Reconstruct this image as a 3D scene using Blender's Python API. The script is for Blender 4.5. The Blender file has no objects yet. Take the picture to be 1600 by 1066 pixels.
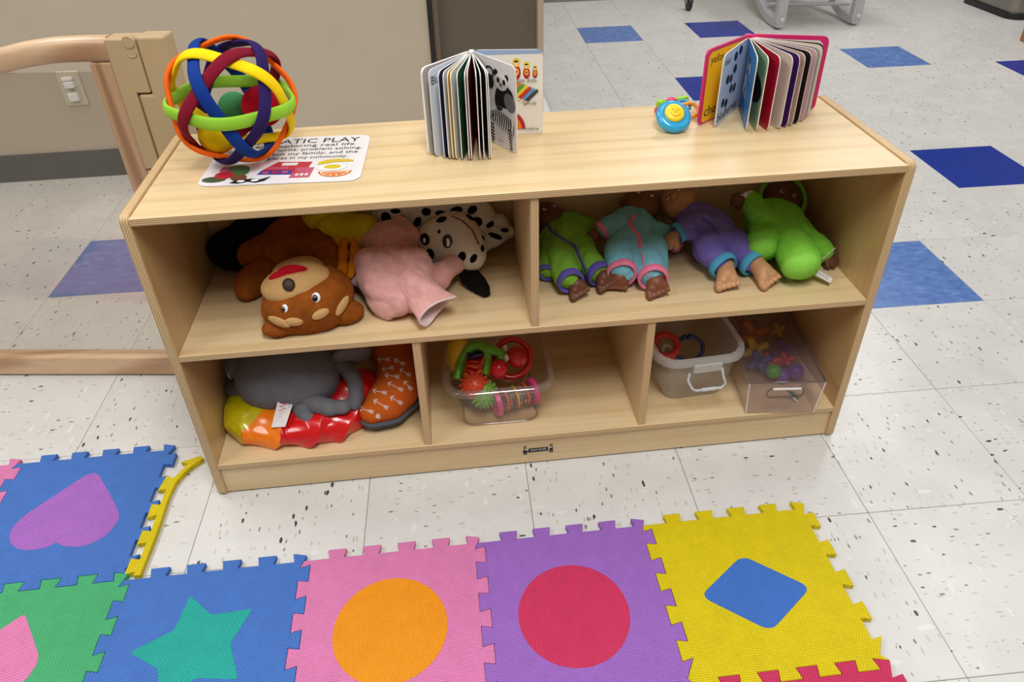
import bpy, bmesh, math, random
import numpy as np
from mathutils import Vector, Matrix
from mathutils.bvhtree import BVHTree
from itertools import product

random.seed(7)
rng = np.random.default_rng(7)
C = bpy.context.scene.collection
PI = math.pi

# ------------------------------------------------------------------ camera
# world frame: x along the shelf front, y into the room, z up; origin at the shelf's front left floor corner (metres)
FPX = 1151.81
CAM = np.array([0.478148, -1.001764, 1.099833])
PITCH, ROLL, YAW = 0.60433174, -0.02705179, 0.09327425
FW = np.array([math.sin(YAW)*math.cos(PITCH), math.cos(YAW)*math.cos(PITCH), -math.sin(PITCH)])
_r = np.array([math.cos(YAW), -math.sin(YAW), 0.0]); _u = np.cross(_r, FW)
RT = _r*math.cos(ROLL) + _u*math.sin(ROLL)
UP = -_r*math.sin(ROLL) + _u*math.cos(ROLL)

def ray(x, y): return FW + RT*((x-800)/FPX) - UP*((y-466)/FPX)
def Z(x, y, h=0.0):
    d = ray(x, y); return CAM + d*((h-CAM[2])/d[2])
def Y(x, y, b=0.0):
    d = ray(x, y); return CAM + d*((b-CAM[1])/d[1])
def PR(P):
    d = np.asarray(P, float)-CAM; k = d@FW
    return 800+FPX*(d@RT)/k, 466-FPX*(d@UP)/k, k

cam = bpy.data.cameras.new('camera'); camo = bpy.data.objects.new('camera', cam); C.objects.link(camo)
cam.sensor_width = 36.0; cam.sensor_fit = 'HORIZONTAL'; cam.lens = FPX/1600*36
cam.shift_x = 0.0; cam.shift_y = -67/1600
cam.clip_start = 0.02; cam.clip_end = 50
m = Matrix.Identity(4)
for i in range(3):
    m[i][0] = RT[i]; m[i][1] = UP[i]; m[i][2] = -FW[i]; m[i][3] = CAM[i]
camo.matrix_world = m
bpy.context.scene.camera = camo

# ------------------------------------------------------------------ world, lamps, exposure
w = bpy.data.worlds.new('world'); bpy.context.scene.world = w; w.use_nodes = True
w.node_tree.nodes['Background'].inputs[0].default_value = (0.9, 0.95, 1.0, 1)
w.node_tree.nodes['Background'].inputs[1].default_value = 0.25
vs = bpy.context.scene.view_settings
vs.view_transform = 'Standard'; vs.look = 'None'; vs.gamma = 1.0; vs.use_curve_mapping = False
vs.exposure = 0.07
LAMPS = [(-1.5, -0.9, 27), (0.7, -1.15, 47), (2.9, -1.0, 8), (-1.4, 0.9, 26), (3.1, 1.45, 6), (0.75, 0.75, 9), (3.3, 3.0, 23), (2.0, 2.9, 22), (5.0, 1.4, 11), (5.0, -1.2, 8)]
def lamp(x, y, e, sx=0.6, sy=1.2):
    l = bpy.data.lights.new('ceiling_lamp', 'AREA'); l.shape = 'RECTANGLE'; l.size = sx; l.size_y = sy
    l.energy = e; l.color = (0.985, 0.995, 1.0)
    o = bpy.data.objects.new('ceiling_lamp', l); o.location = (x, y, 2.62); C.objects.link(o)
for x, y, e in LAMPS: lamp(x, y, e)

# ------------------------------------------------------------------ helpers
def lin(c):
    out = []
    for v in c[:3]:
        v = v/255.0
        out.append(v/12.92 if v <= 0.04045 else ((v+0.055)/1.055)**2.4)
    return (*out, 1.0)

def base_mat(name):
    mt = bpy.data.materials.new(name); mt.use_nodes = True
    nt = mt.node_tree; b = nt.nodes['Principled BSDF']
    return mt, nt, b, nt.nodes, nt.links

def coords(nt, scale=(1, 1, 1), rand=0.0):
    tc = nt.nodes.new('ShaderNodeTexCoord'); mp = nt.nodes.new('ShaderNodeMapping')
    mp.inputs['Scale'].default_value = scale
    src = tc.outputs['Object']
    if rand:
        oi = nt.nodes.new('ShaderNodeObjectInfo'); ml = nt.nodes.new('ShaderNodeMath'); ml.operation = 'MULTIPLY'; ml.inputs[1].default_value = rand
        nt.links.new(oi.outputs['Random'], ml.inputs[0])
        va = nt.nodes.new('ShaderNodeVectorMath'); va.operation = 'ADD'
        nt.links.new(src, va.inputs[0]); nt.links.new(ml.outputs[0], va.inputs[1]); src = va.outputs[0]
    nt.links.new(src, mp.inputs['Vector'])
    return mp.outputs[0]

def noise(nt, vec, scale, detail=3, rough=0.55):
    n = nt.nodes.new('ShaderNodeTexNoise'); n.inputs['Scale'].default_value = scale; n.inputs['Detail'].default_value = detail
    n.inputs['Roughness'].default_value = rough
    nt.links.new(vec, n.inputs['Vector']); return n.outputs['Fac']

def ramp(nt, fac, stops, interp='LINEAR'):
    r = nt.nodes.new('ShaderNodeValToRGB'); r.color_ramp.interpolation = interp
    e = r.color_ramp.elements
    while len(e) < len(stops): e.new(0.5)
    for k, (p, c) in enumerate(stops): e[k].position = p; e[k].color = c
    nt.links.new(fac, r.inputs[0]); return r.outputs[0]

def mixc(nt, fac, a, b, mode='MIX'):
    x = nt.nodes.new('ShaderNodeMix'); x.data_type = 'RGBA'; x.blend_type = mode
    for sock, v in ((x.inputs[0], fac), (x.inputs[6], a), (x.inputs[7], b)):
        if hasattr(v, 'links'): nt.links.new(v, sock)
        else: sock.default_value = v
    return x.outputs[2]

def bump(nt, b, h, strength, dist=0.001):
    bn = nt.nodes.new('ShaderNodeBump'); bn.inputs['Strength'].default_value = strength; bn.inputs['Distance'].default_value = dist
    nt.links.new(h, bn.inputs['Height']); nt.links.new(bn.outputs[0], b.inputs['Normal'])

def plain(name, col, rough=0.5, spec=0.5, metal=0.0, coat=0.0, var=0.0, vscale=30, bmp=0.0, bscale=300, sheen=0.0, bdist=0.001):
    mt, nt, b, N, L = base_mat(name)
    c = lin(col); b.inputs['Base Color'].default_value = c
    b.inputs['Roughness'].default_value = rough; b.inputs['Specular IOR Level'].default_value = spec
    b.inputs['Metallic'].default_value = metal; b.inputs['Coat Weight'].default_value = coat; b.inputs['Coat Roughness'].default_value = 0.08
    if sheen: b.inputs['Sheen Weight'].default_value = sheen; b.inputs['Sheen Roughness'].default_value = 0.45; b.inputs['Sheen Tint'].default_value = c
    if var or bmp: v = coords(nt)
    if var:
        f = noise(nt, v, vscale, 4)
        d = tuple(x*(1-var) for x in c[:3])+(1,); e = tuple(min(1, x*(1+var)) for x in c[:3])+(1,)
        L.new(ramp(nt, f, [(0.3, d), (0.7, e)]), b.inputs['Base Color'])
    if bmp: bump(nt, b, noise(nt, v, bscale, 2), bmp, bdist)
    return mt

def plush(name, col, var=0.14, sheen=0.35, vscale=60):
    return plain(name, col, 0.95, 0.1, var=var, vscale=vscale, bmp=1.0, bscale=380, sheen=sheen, bdist=0.0022)

def painted(name, rough=0.9, sheen=0.3, bmp=0.6, bscale=520, spec=0.1, coat=0.0):
    mt, nt, b, N, L = base_mat(name)
    a = N.new('ShaderNodeAttribute'); a.attribute_name = 'Col'
    v = coords(nt); f = noise(nt, v, 70, 4)
    g = ramp(nt, f, [(0.3, (0.86, 0.86, 0.86, 1)), (0.7, (1.08, 1.08, 1.08, 1))])
    L.new(mixc(nt, 1.0, a.outputs['Color'], g, 'MULTIPLY'), b.inputs['Base Color'])
    b.inputs['Roughness'].default_value = rough; b.inputs['Specular IOR Level'].default_value = spec
    b.inputs['Sheen Weight'].default_value = sheen; b.inputs['Coat Weight'].default_value = coat
    if bmp: bump(nt, b, noise(nt, v, bscale, 2), bmp, 0.0016)
    return mt

def clear(name, tint=(245, 243, 243), frost=0.0, frost_col=(215, 213, 212), rough=0.05, refl=1.0, ribs=0, tc=(1,0,0)):
    """thin clear plastic: see-through with a Fresnel gloss, optional milky share"""
    mt = bpy.data.materials.new(name); mt.use_nodes = True
    nt = mt.node_tree; N = nt.nodes; L = nt.links; N.clear()
    out = N.new('ShaderNodeOutputMaterial'); tr = N.new('ShaderNodeBsdfTransparent'); tr.inputs[0].default_value = lin(tint)
    gl = N.new('ShaderNodeBsdfGlossy'); gl.inputs['Roughness'].default_value = rough
    fr = N.new('ShaderNodeLayerWeight'); fr.inputs['Blend'].default_value = 0.5
    pw = N.new('ShaderNodeMath'); pw.operation = 'POWER'; pw.inputs[1].default_value = 4.5; L.new(fr.outputs['Facing'], pw.inputs[0])
    mm = N.new('ShaderNodeMath'); mm.operation = 'MULTIPLY_ADD'; mm.inputs[1].default_value = 0.9*refl; mm.inputs[2].default_value = 0.045*refl; mm.use_clamp = True
    L.new(pw.outputs[0], mm.inputs[0])
    body = tr.outputs[0]
    if frost:
        df = N.new('ShaderNodeBsdfDiffuse'); df.inputs[0].default_value = lin(frost_col)
        tl = N.new('ShaderNodeBsdfTranslucent'); tl.inputs[0].default_value = lin(frost_col)
        a = N.new('ShaderNodeMixShader'); a.inputs[0].default_value = 0.5; L.new(df.outputs[0], a.inputs[1]); L.new(tl.outputs[0], a.inputs[2])
        x = N.new('ShaderNodeMixShader'); x.inputs[0].default_value = frost; L.new(tr.outputs[0], x.inputs[1]); L.new(a.outputs[0], x.inputs[2]); body = x.outputs[0]
    if ribs:
        t = N.new('ShaderNodeTexCoord'); wv = N.new('ShaderNodeTexWave'); wv.inputs['Scale'].default_value = ribs; wv.bands_direction = 'Y'
        L.new(t.outputs['Object'], wv.inputs['Vector'])
        bn = N.new('ShaderNodeBump'); bn.inputs['Strength'].default_value = 0.6; bn.inputs['Distance'].default_value = 0.001
        L.new(wv.outputs['Fac'], bn.inputs['Height']); L.new(bn.outputs[0], gl.inputs['Normal']); L.new(bn.outputs[0], fr.inputs['Normal'])
    mx = N.new('ShaderNodeMixShader'); L.new(mm.outputs[0], mx.inputs[0]); L.new(body, mx.inputs[1]); L.new(gl.outputs[0], mx.inputs[2])
    L.new(mx.outputs[0], out.inputs[0])
    return mt

def wpos(o):
    p = Vector((0, 0, 0))
    while o is not None: p = p + o.location; o = o.parent
    return np.array(p)

class MB:
    """collects shapes in world coordinates, builds one mesh object"""
    def __init__(s): s.v = []; s.f = []; s.m = []; s.mats = []
    def mi(s, mt):
        if mt not in s.mats: s.mats.append(mt)
        return s.mats.index(mt)
    def add(s, vs, fs, mt):
        k = len(s.v); s.v.extend([tuple(map(float, p)) for p in vs]); i = s.mi(mt)
        for f in fs: s.f.append([a+k for a in f]); s.m.append(i)
        return s
    def poly(s, pts, mt): return s.add(pts, [list(range(len(pts)))], mt)
    def prism(s, pts, vec, mt, side=None):
        pts = [np.asarray(p, float) for p in pts]; vec = np.asarray(vec, float); n = len(pts)
        nrm = sum(np.cross(pts[i], pts[(i+1) % n]) for i in range(n))
        if nrm@vec > 0: pts = pts[::-1]
        vs = pts+[p+vec for p in pts]
        s.add(vs, [list(range(n)), list(range(2*n-1, n-1, -1))], mt)
        k = len(s.v)-2*n; i = s.mi(side or mt)
        for a in range(n):
            b = (a+1) % n; s.f.append([k+b, k+a, k+n+a, k+n+b]); s.m.append(i)
        return s
    def box(s, lo, hi, mt, side=None):
        x0, y0, z0 = lo; x1, y1, z1 = hi
        return s.prism([(x0, y0, z0), (x1, y0, z0), (x1, y1, z0), (x0, y1, z0)], (0, 0, z1-z0), mt, side)
    def obox(s, c, ax, half, mt):
        c = np.asarray(c, float); ax = [np.asarray(a, float) for a in ax]
        p = [c+ax[0]*half[0]*i+ax[1]*half[1]*j-ax[2]*half[2] for i, j in ((-1, -1), (1, -1), (1, 1), (-1, 1))]
        return s.prism(p, ax[2]*2*half[2], mt)
    def loft(s, rings, mt, cap0=True, cap1=True, closed=True):
        n = len(rings[0]); vs = [p for r in rings for p in r]; fs = []
        for a in range(len(rings)-1):
            for b in range(n if closed else n-1):
                c = (b+1) % n; fs.append([a*n+b, a*n+c, (a+1)*n+c, (a+1)*n+b])
        if cap0: fs.append(list(range(n-1, -1, -1)))
        if cap1: fs.append([(len(rings)-1)*n+k for k in range(n)])
        return s.add(vs, fs, mt)
    def tube(s, path, rad, mt, n=10, closed=False, flat=None, up=None):
        """rad: number or list; flat=(a,b) multiplies the section's two half axes"""
        P = [np.asarray(p, float) for p in path]; k = len(P)
        R = [rad]*k if np.isscalar(rad) else list(rad)
        rings = []; u0 = None
        for i in range(k):
            if closed: t = P[(i+1) % k]-P[i-1]
            else: t = P[min(i+1, k-1)]-P[max(i-1, 0)]
            t = t/(np.linalg.norm(t)+1e-12)
            if up is not None: u = np.asarray(up[i] if np.ndim(up) == 2 else up, float)
            else: u = u0 if u0 is not None else (np.array([0, 0, 1.0]) if abs(t[2]) < 0.9 else np.array([1.0, 0, 0]))
            u = u-t*(u@t); u /= (np.linalg.norm(u)+1e-12); u0 = u; v = np.cross(t, u)
            fa, fb = flat or (1, 1)
            rings.append([P[i]+R[i]*(fb*math.cos(2*PI*j/n)*u+fa*math.sin(2*PI*j/n)*v) for j in range(n)])
        if closed: rings.append(rings[0])
        # reverse for outward normals
        rings = [r[::-1] for r in rings]
        return s.loft(rings[::-1] if False else rings, mt, not closed, not closed)
    def ball(s, c, r, mt, n=16, k=10, rot=None):
        c = np.asarray(c, float); r = np.ones(3)*np.asarray(r, float)
        M = np.array(rot) if rot is not None else np.eye(3)
        vs = [c+M@(r*np.array([0, 0, -1.0]))]
        for i in range(1, k):
            a = -PI/2+PI*i/k
            for j in range(n):
                b = 2*PI*j/n; vs.append(c+M@(r*np.array([math.cos(a)*math.cos(b), math.cos(a)*math.sin(b), math.sin(a)])))
        vs.append(c+M@(r*np.array([0, 0, 1.0]))); fs = []
        for j in range(n): fs.append([0, 1+(j+1) % n, 1+j])
        for i in range(k-2):
            for j in range(n):
                a = 1+i*n+j; b = 1+i*n+(j+1) % n; fs.append([a, b, b+n, a+n])
        q = 1+(k-2)*n
        for j in range(n): fs.append([q+j, q+(j+1) % n, len(vs)-1])
        return s.add(vs, fs, mt)
    def lathe(s, c, axis, prof, mt, n=24, u=None):
        c = np.asarray(c, float); a = np.asarray(axis, float); a /= np.linalg.norm(a)
        u = np.array([1.0, 0, 0]) if abs(a[0]) < 0.9 else np.array([0, 1.0, 0])
        u = u-a*(u@a); u /= np.linalg.norm(u); v = np.cross(a, u)
        return s.loft([[c+a*h+r*(math.cos(2*PI*j/n)*u+math.sin(2*PI*j/n)*v) for j in range(n)] for r, h in prof], mt)
    def build(s, name, parent=None, smooth=None, bevel=0.0, seg=2):
        me = bpy.data.meshes.new(name)
        org = wpos(parent) if parent is not None else np.zeros(3)
        me.from_pydata([tuple(np.array(p)-org) for p in s.v], [], s.f)
        for mt in s.mats: me.materials.append(mt)
        me.polygons.foreach_set('material_index', s.m)
        if smooth is not None:
            me.polygons.foreach_set('use_smooth', [True]*len(me.polygons)); me.set_sharp_from_angle(angle=math.radians(smooth))
        me.update()
        o = bpy.data.objects.new(name, me); C.objects.link(o)
        if parent is not None: o.parent = parent
        if bevel:
            b = o.modifiers.new('bevel', 'BEVEL'); b.width = bevel; b.segments = seg; b.limit_method = 'ANGLE'; b.angle_limit = math.radians(50)
        return o

def tag(o, label=None, cat=None, group=None, kind=None):
    if label: o['label'] = label
    if cat: o['category'] = cat
    if group: o['group'] = group
    if kind: o['kind'] = kind
    return o
def thing(name, loc, label, cat, group=None):
    o = bpy.data.objects.new(name, None); o.empty_display_size = 0.02; C.objects.link(o); o.location = tuple(map(float, loc))
    return tag(o, label, cat, group)

def text(s, origin, xd, yd, width, mt, parent, height=None, off=0.0003, name='lettering', align='LEFT'):
    cu = bpy.data.curves.new(name, 'FONT'); cu.body = s; cu.size = 1.0; cu.extrude = 0.0; cu.resolution_u = 2
    cu.align_x = 'LEFT'; cu.materials.append(mt)
    o = bpy.data.objects.new(name, cu); C.objects.link(o); bpy.context.view_layer.update()
    dg = bpy.context.evaluated_depsgraph_get(); me = bpy.data.meshes.new_from_object(o.evaluated_get(dg))
    xs = [v.co.x for v in me.vertices]; ys = [v.co.y for v in me.vertices]
    sx = width/(max(xs)-min(xs)); sy = (height/(max(ys)-min(ys))) if height else sx
    bpy.data.objects.remove(o); bpy.data.curves.remove(cu)
    xd = np.asarray(xd, float); xd = xd/np.linalg.norm(xd); yd = np.asarray(yd, float); yd = yd/np.linalg.norm(yd)
    nz = np.cross(xd, yd); org = np.asarray(origin, float); pw = wpos(parent); x0 = min(xs); y0 = min(ys)
    for v in me.vertices:
        v.co = tuple(org+xd*(v.co.x-x0)*sx+yd*(v.co.y-y0)*sy+nz*off-pw)
    me.name = name
    if not me.materials: me.materials.append(mt)
    t = bpy.data.objects.new(name, me); C.objects.link(t); t.parent = parent
    return t

# ---- soft shapes: signed distance field -> mesh
def _ell(P, c, r, M):
    q = (P-c)@M if M is not None else P-c
    k0 = np.sqrt(((q/r)**2).sum(-1)); k1 = np.sqrt(((q/(r*r))**2).sum(-1))+1e-9
    return k0*(k0-1)/k1
def _cap(P, a, b, ra, rb):
    pa = P-a; ba = b-a; h = np.clip((pa@ba)/(ba@ba+1e-12), 0, 1)
    return np.linalg.norm(pa-h[..., None]*ba, axis=-1)-(ra+(rb-ra)*h)
def rotm(ax, ay, az):
    return np.array(Matrix.Rotation(az, 3, 'Z')@Matrix.Rotation(ay, 3, 'Y')@Matrix.Rotation(ax, 3, 'X'))
def B(c, r, rot=None): return ('e', np.asarray(c, float), np.ones(3)*np.asarray(r, float), None if rot is None else rotm(*rot))
def K(a, b, ra, rb=None): return ('c', np.asarray(a, float), np.asarray(b, float), ra, ra if rb is None else rb)
def CH(pts, rs): return [K(pts[i], pts[i+1], rs[i], rs[i+1]) for i in range(len(pts)-1)]

def sdf(name, prims, mt, parent, k=0.012, h=0.003, wr=0.0, wf=60, floor=None, paint=None, cut=(), seed=0, wall=None, ridge=False):
    lo = np.full(3, 9.0); hi = -lo
    for p in prims:
        if p[0] == 'e': q = p[2].max(); lo = np.minimum(lo, p[1]-q); hi = np.maximum(hi, p[1]+q)
        else:
            q = max(p[3], p[4]); lo = np.minimum(lo, np.minimum(p[1], p[2])-q); hi = np.maximum(hi, np.maximum(p[1], p[2])+q)
    lo -= 4*h+wr; hi += 4*h+wr
    ns = np.ceil((hi-lo)/h).astype(int)+1
    g = np.stack(np.meshgrid(*[lo[i]+h*np.arange(ns[i]) for i in range(3)], indexing='ij'), -1)
    F = None
    for p in prims:
        d = _ell(g, p[1], p[2], p[3]) if p[0] == 'e' else _cap(g, *p[1:])
        if F is None: F = d
        else:
            hh = np.maximum(k-np.abs(F-d), 0)/k; F = np.minimum(F, d)-hh*hh*k*0.25
    for p in cut:
        d = _ell(g, p[1], p[2], p[3]) if p[0] == 'e' else _cap(g, *p[1:])
        hh = np.maximum(0.004-np.abs(F+d), 0)/0.004; F = np.maximum(F, -d)+hh*hh*0.001
    if wr:
        r2 = np.random.default_rng(seed+11); n = np.zeros(ns)
        for q in range(4):
            kv = r2.normal(size=3); kv *= wf*(0.7+0.22*q)/np.linalg.norm(kv); n = n+np.sin(g@kv+r2.uniform(0, 6.28))*(1-0.12*q)
        n = n/1.9; F = F-wr*((0.25*n+1.1*(0.75-np.minimum(np.abs(n)*1.5, 1.3))) if ridge else (0.55*n+0.6*(np.minimum(np.abs(n)*1.6, 1)-1)))
    if floor is not None: F = np.maximum(F, floor-g[..., 2])
    if wall is not None:
        for ax, sg, val in wall: F = np.maximum(F, sg*(g[..., ax]-val))
    v, q = surfnet(F, lo, h)
    me = bpy.data.meshes.new(name); pw = wpos(parent) if parent is not None else np.zeros(3)
    me.vertices.add(len(v)); me.vertices.foreach_set('co', (v-pw).astype(np.float32).ravel())
    me.loops.add(q.size); me.loops.foreach_set('vertex_index', q.astype(np.int32).ravel())
    me.polygons.add(len(q)); me.polygons.foreach_set('loop_start', np.arange(0, q.size, 4, dtype=np.int32))
    me.polygons.foreach_set('use_smooth', np.ones(len(q), bool))
    me.update(calc_edges=True); me.validate()
    if paint is not None:
        a = me.color_attributes.new('Col', 'FLOAT_COLOR', 'POINT'); c = paint(v); c = np.concatenate([c, np.ones((len(c), 1))], 1)
        a.data.foreach_set('color', c.astype(np.float32).ravel())
    me.materials.append(mt)
    o = bpy.data.objects.new(name, me); C.objects.link(o); o.parent = parent
    return o

def surfnet(F, lo, h):
    nx, ny, nz = F.shape; ins = F < 0
    acc = np.zeros((nx-1, ny-1, nz-1, 3)); cnt = np.zeros((nx-1, ny-1, nz-1))
    for ax in range(3):
        o1, o2 = [a for a in range(3) if a != ax]
        sl0 = [slice(None)]*3; sl1 = [slice(None)]*3; sl0[ax] = slice(0, -1); sl1[ax] = slice(1, None)
        A = F[tuple(sl0)]; Bv = F[tuple(sl1)]; x = (ins[tuple(sl0)] != ins[tuple(sl1)])
        t = np.where(x, A/(A-Bv+1e-20), 0)
        for i, j in product((0, 1), (0, 1)):
            s = [None]*3; s[ax] = slice(None); s[o1] = slice(i, F.shape[o1]-1+i); s[o2] = slice(j, F.shape[o2]-1+j)
            xs = x[tuple(s)]; cnt += xs
            acc[..., ax] += np.where(xs, t[tuple(s)], 0); acc[..., o1] += xs*i; acc[..., o2] += xs*j
    act = cnt > 0; idx = -np.ones(act.shape, int); I = np.argwhere(act); idx[act] = np.arange(len(I))
    V = lo+h*(I+acc[act]/cnt[act][:, None]); Q = []
    for ax in range(3):
        o1, o2 = (ax+1) % 3, (ax+2) % 3
        sl0 = [slice(1, -1)]*3; sl1 = [slice(1, -1)]*3; sl0[ax] = slice(0, -1); sl1[ax] = slice(1, None)
        a, b = ins[tuple(sl0)], ins[tuple(sl1)]
        E = np.argwhere(a != b)
        if not len(E): continue
        sg = a[a != b]
        base = E.copy(); base[:, o1] += 1; base[:, o2] += 1
        def cell(d1, d2):
            c = base.copy(); c[:, o1] += d1; c[:, o2] += d2; return idx[c[:, 0], c[:, 1], c[:, 2]]
        q = np.stack([cell(-1, -1), cell(0, -1), cell(0, 0), cell(-1, 0)], 1)
        q[~sg] = q[~sg][:, ::-1]; Q.append(q)
    return V, np.concatenate(Q)

class Surf:
    """finds points on built meshes along a sight line, so that trims and eyes sit on the cloth"""
    def __init__(s, *objs):
        s.t = []
        for o in objs:
            pw = Vector(wpos(o)); me = o.data
            s.t.append(BVHTree.FromPolygons([v.co+pw for v in me.vertices], [list(p.vertices) for p in me.polygons]))
    def __call__(s, px, py):
        best = None; d = Vector(ray(px, py)).normalized()
        for t in s.t:
            h = t.ray_cast(Vector(CAM), d)
            if h[0] is not None and (best is None or h[3] < best[2]): best = (np.array(h[0]), np.array(h[1]), h[3])
        if best is None: return None
        n = best[1]
        if n@np.array(d) > 0: n = -n
        return best[0], n
    def disc(s, mb, px, py, rx, ry, mt, ang=0.0, th=0.002, off=0.0):
        h = s(px, py)
        if h is None: return None
        p, n = h; u = RT-n*(RT@n); u /= np.linalg.norm(u); v = np.cross(n, u)
        u2 = u*math.cos(ang)+v*math.sin(ang); v2 = np.cross(n, u2)
        mb.ball(p+n*off, (rx, ry, th), mt, 16, 8, rot=np.stack([u2, v2, n], 1)); return p, n
    def strip(s, mb, pts, wdt, mt, lift=0.0012, sub=5):
        P = []
        for i in range(len(pts)-1):
            for k in range(sub):
                t = k/sub; P.append((pts[i][0]*(1-t)+pts[i+1][0]*t, pts[i][1]*(1-t)+pts[i+1][1]*t))
        P.append(pts[-1]); H = [s(*p) for p in P]; H = [h for h in H if h is not None]
        if len(H) < 2: return
        path = [h[0]+h[1]*lift*0.3 for h in H]
        mb.tube(path, 1.0, mt, 8, flat=(wdt/2, lift), up=np.array([h[1] for h in H]))

def arc(c, u, v, r, a0, a1, n):
    c, u, v = map(lambda q: np.asarray(q, float), (c, u, v))
    return [c+r*(math.cos(a0+(a1-a0)*i/n)*u+math.sin(a0+(a1-a0)*i/n)*v) for i in range(n+1)]
def rrect(cx, cy, hx, hy, r, z, n=5, rot=0.0):
    pts = []
    for k, (sx, sy) in enumerate(((1, 1), (-1, 1), (-1, -1), (1, -1))):
        for i in range(n+1):
            a = PI/2*k+PI/2*i/n; pts.append((sx*(hx-r)+r*math.cos(a), sy*(hy-r)+r*math.sin(a)))
    c, s = math.cos(rot), math.sin(rot)
    return [np.array([cx+x*c-y*s, cy+x*s+y*c, z]) for x, y in pts]
def roundpoly(pts, r, n=5):
    out = []; k = len(pts); P = [np.asarray(p, float) for p in pts]
    for i in range(k):
        a, b, c = P[i-1], P[i], P[(i+1) % k]
        u = (a-b)/np.linalg.norm(a-b); v = (c-b)/np.linalg.norm(c-b)
        rr = min(r, 0.45*np.linalg.norm(a-b), 0.45*np.linalg.norm(c-b))
        p0 = b+u*rr; p1 = b+v*rr
        for j in range(n+1):
            t = j/n; out.append((1-t)**2*p0+2*t*(1-t)*b+t*t*p1)
    return out

# ------------------------------------------------------------------ materials used in several places
def wood(name, light, dark, axis='X', rough=0.34, coat=0.22, scale=1.0):
    mt, nt, b, N, L = base_mat(name)
    sc = {'X': (1.3, 16, 16), 'Y': (16, 1.3, 16), 'Z': (16, 16, 1.3)}[axis]
    v = coords(nt, tuple(x*scale for x in sc), rand=3.0)
    v2 = coords(nt, tuple(x*scale for x in {'X': (3, 120, 120), 'Y': (120, 3, 120), 'Z': (120, 120, 3)}[axis]))
    f1 = noise(nt, v, 1.0, 5, 0.6); f2 = noise(nt, v2, 1.0, 3)
    wv = N.new('ShaderNodeTexWave'); wv.wave_type = 'BANDS'; wv.bands_direction = {'X': 'Y', 'Y': 'X', 'Z': 'X'}[axis]
    wv.inputs['Scale'].default_value = 0.35; wv.inputs['Distortion'].default_value = 12; wv.inputs['Detail'].default_value = 3; wv.inputs['Detail Scale'].default_value = 0.6
    L.new(v, wv.inputs['Vector'])
    c1 = ramp(nt, f1, [(0.3, lin(dark)), (0.62, lin(light))])
    md = tuple((a+b2)/2 for a, b2 in zip(light, dark))
    c2 = ramp(nt, wv.outputs['Fac'], [(0.0, lin(dark)), (0.18, lin(md)), (0.4, lin(light)), (1.0, lin(light))])
    c = mixc(nt, 0.6, c1, c2)
    c3 = ramp(nt, f2, [(0.3, (0.93, 0.92, 0.9, 1)), (0.65, (1.02, 1.02, 1.02, 1))])
    L.new(mixc(nt, 1.0, c, c3, 'MULTIPLY'), b.inputs['Base Color'])
    b.inputs['Roughness'].default_value = rough; b.inputs['Coat Weight'].default_value = coat; b.inputs['Coat Roughness'].default_value = 0.2
    return mt

def plyedge(name, axis, th, z0, light=(214, 184, 138), dark=(160, 122, 80)):
    """the glued layers of plywood seen on its cut edge"""
    mt, nt, b, N, L = base_mat(name)
    tc = N.new('ShaderNodeTexCoord'); sp = N.new('ShaderNodeSeparateXYZ'); L.new(tc.outputs['Object'], sp.inputs[0])
    su = N.new('ShaderNodeMath'); su.operation = 'SUBTRACT'; L.new(sp.outputs[axis], su.inputs[0]); su.inputs[1].default_value = z0
    mu = N.new('ShaderNodeMath'); mu.operation = 'MULTIPLY'; L.new(su.outputs[0], mu.inputs[0]); mu.inputs[1].default_value = 4.0/th
    n = noise(nt, coords(nt, (14, 14, 14)), 1.0, 2)
    ad = N.new('ShaderNodeMath'); ad.operation = 'MULTIPLY_ADD'; L.new(n, ad.inputs[0]); ad.inputs[1].default_value = 0.25; L.new(mu.outputs[0], ad.inputs[2])
    fr = N.new('ShaderNodeMath'); fr.operation = 'FRACT'; L.new(ad.outputs[0], fr.inputs[0])
    md = tuple((a+c)/2 for a, c in zip(light, dark))
    c = ramp(nt, fr.outputs[0], [(0.0, lin(light)), (0.45, lin(light)), (0.55, lin(md)), (0.72, lin(dark)), (0.86, lin(md)), (0.95, lin(light))])
    L.new(c, b.inputs['Base Color']); b.inputs['Roughness'].default_value = 0.45
    return mt

BLACK = plain('black_print', (22, 21, 22), 0.5)
WHITE = plain('white_print', (235, 233, 228), 0.5)

# ------------------------------------------------------------------ the setting
TILE = 0.3048; GO = np.array([1.188676, -0.495991]); GR = -0.021994644
gx = np.array([math.cos(GR), math.sin(GR)]); gy = np.array([-math.sin(GR), math.cos(GR)])

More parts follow.
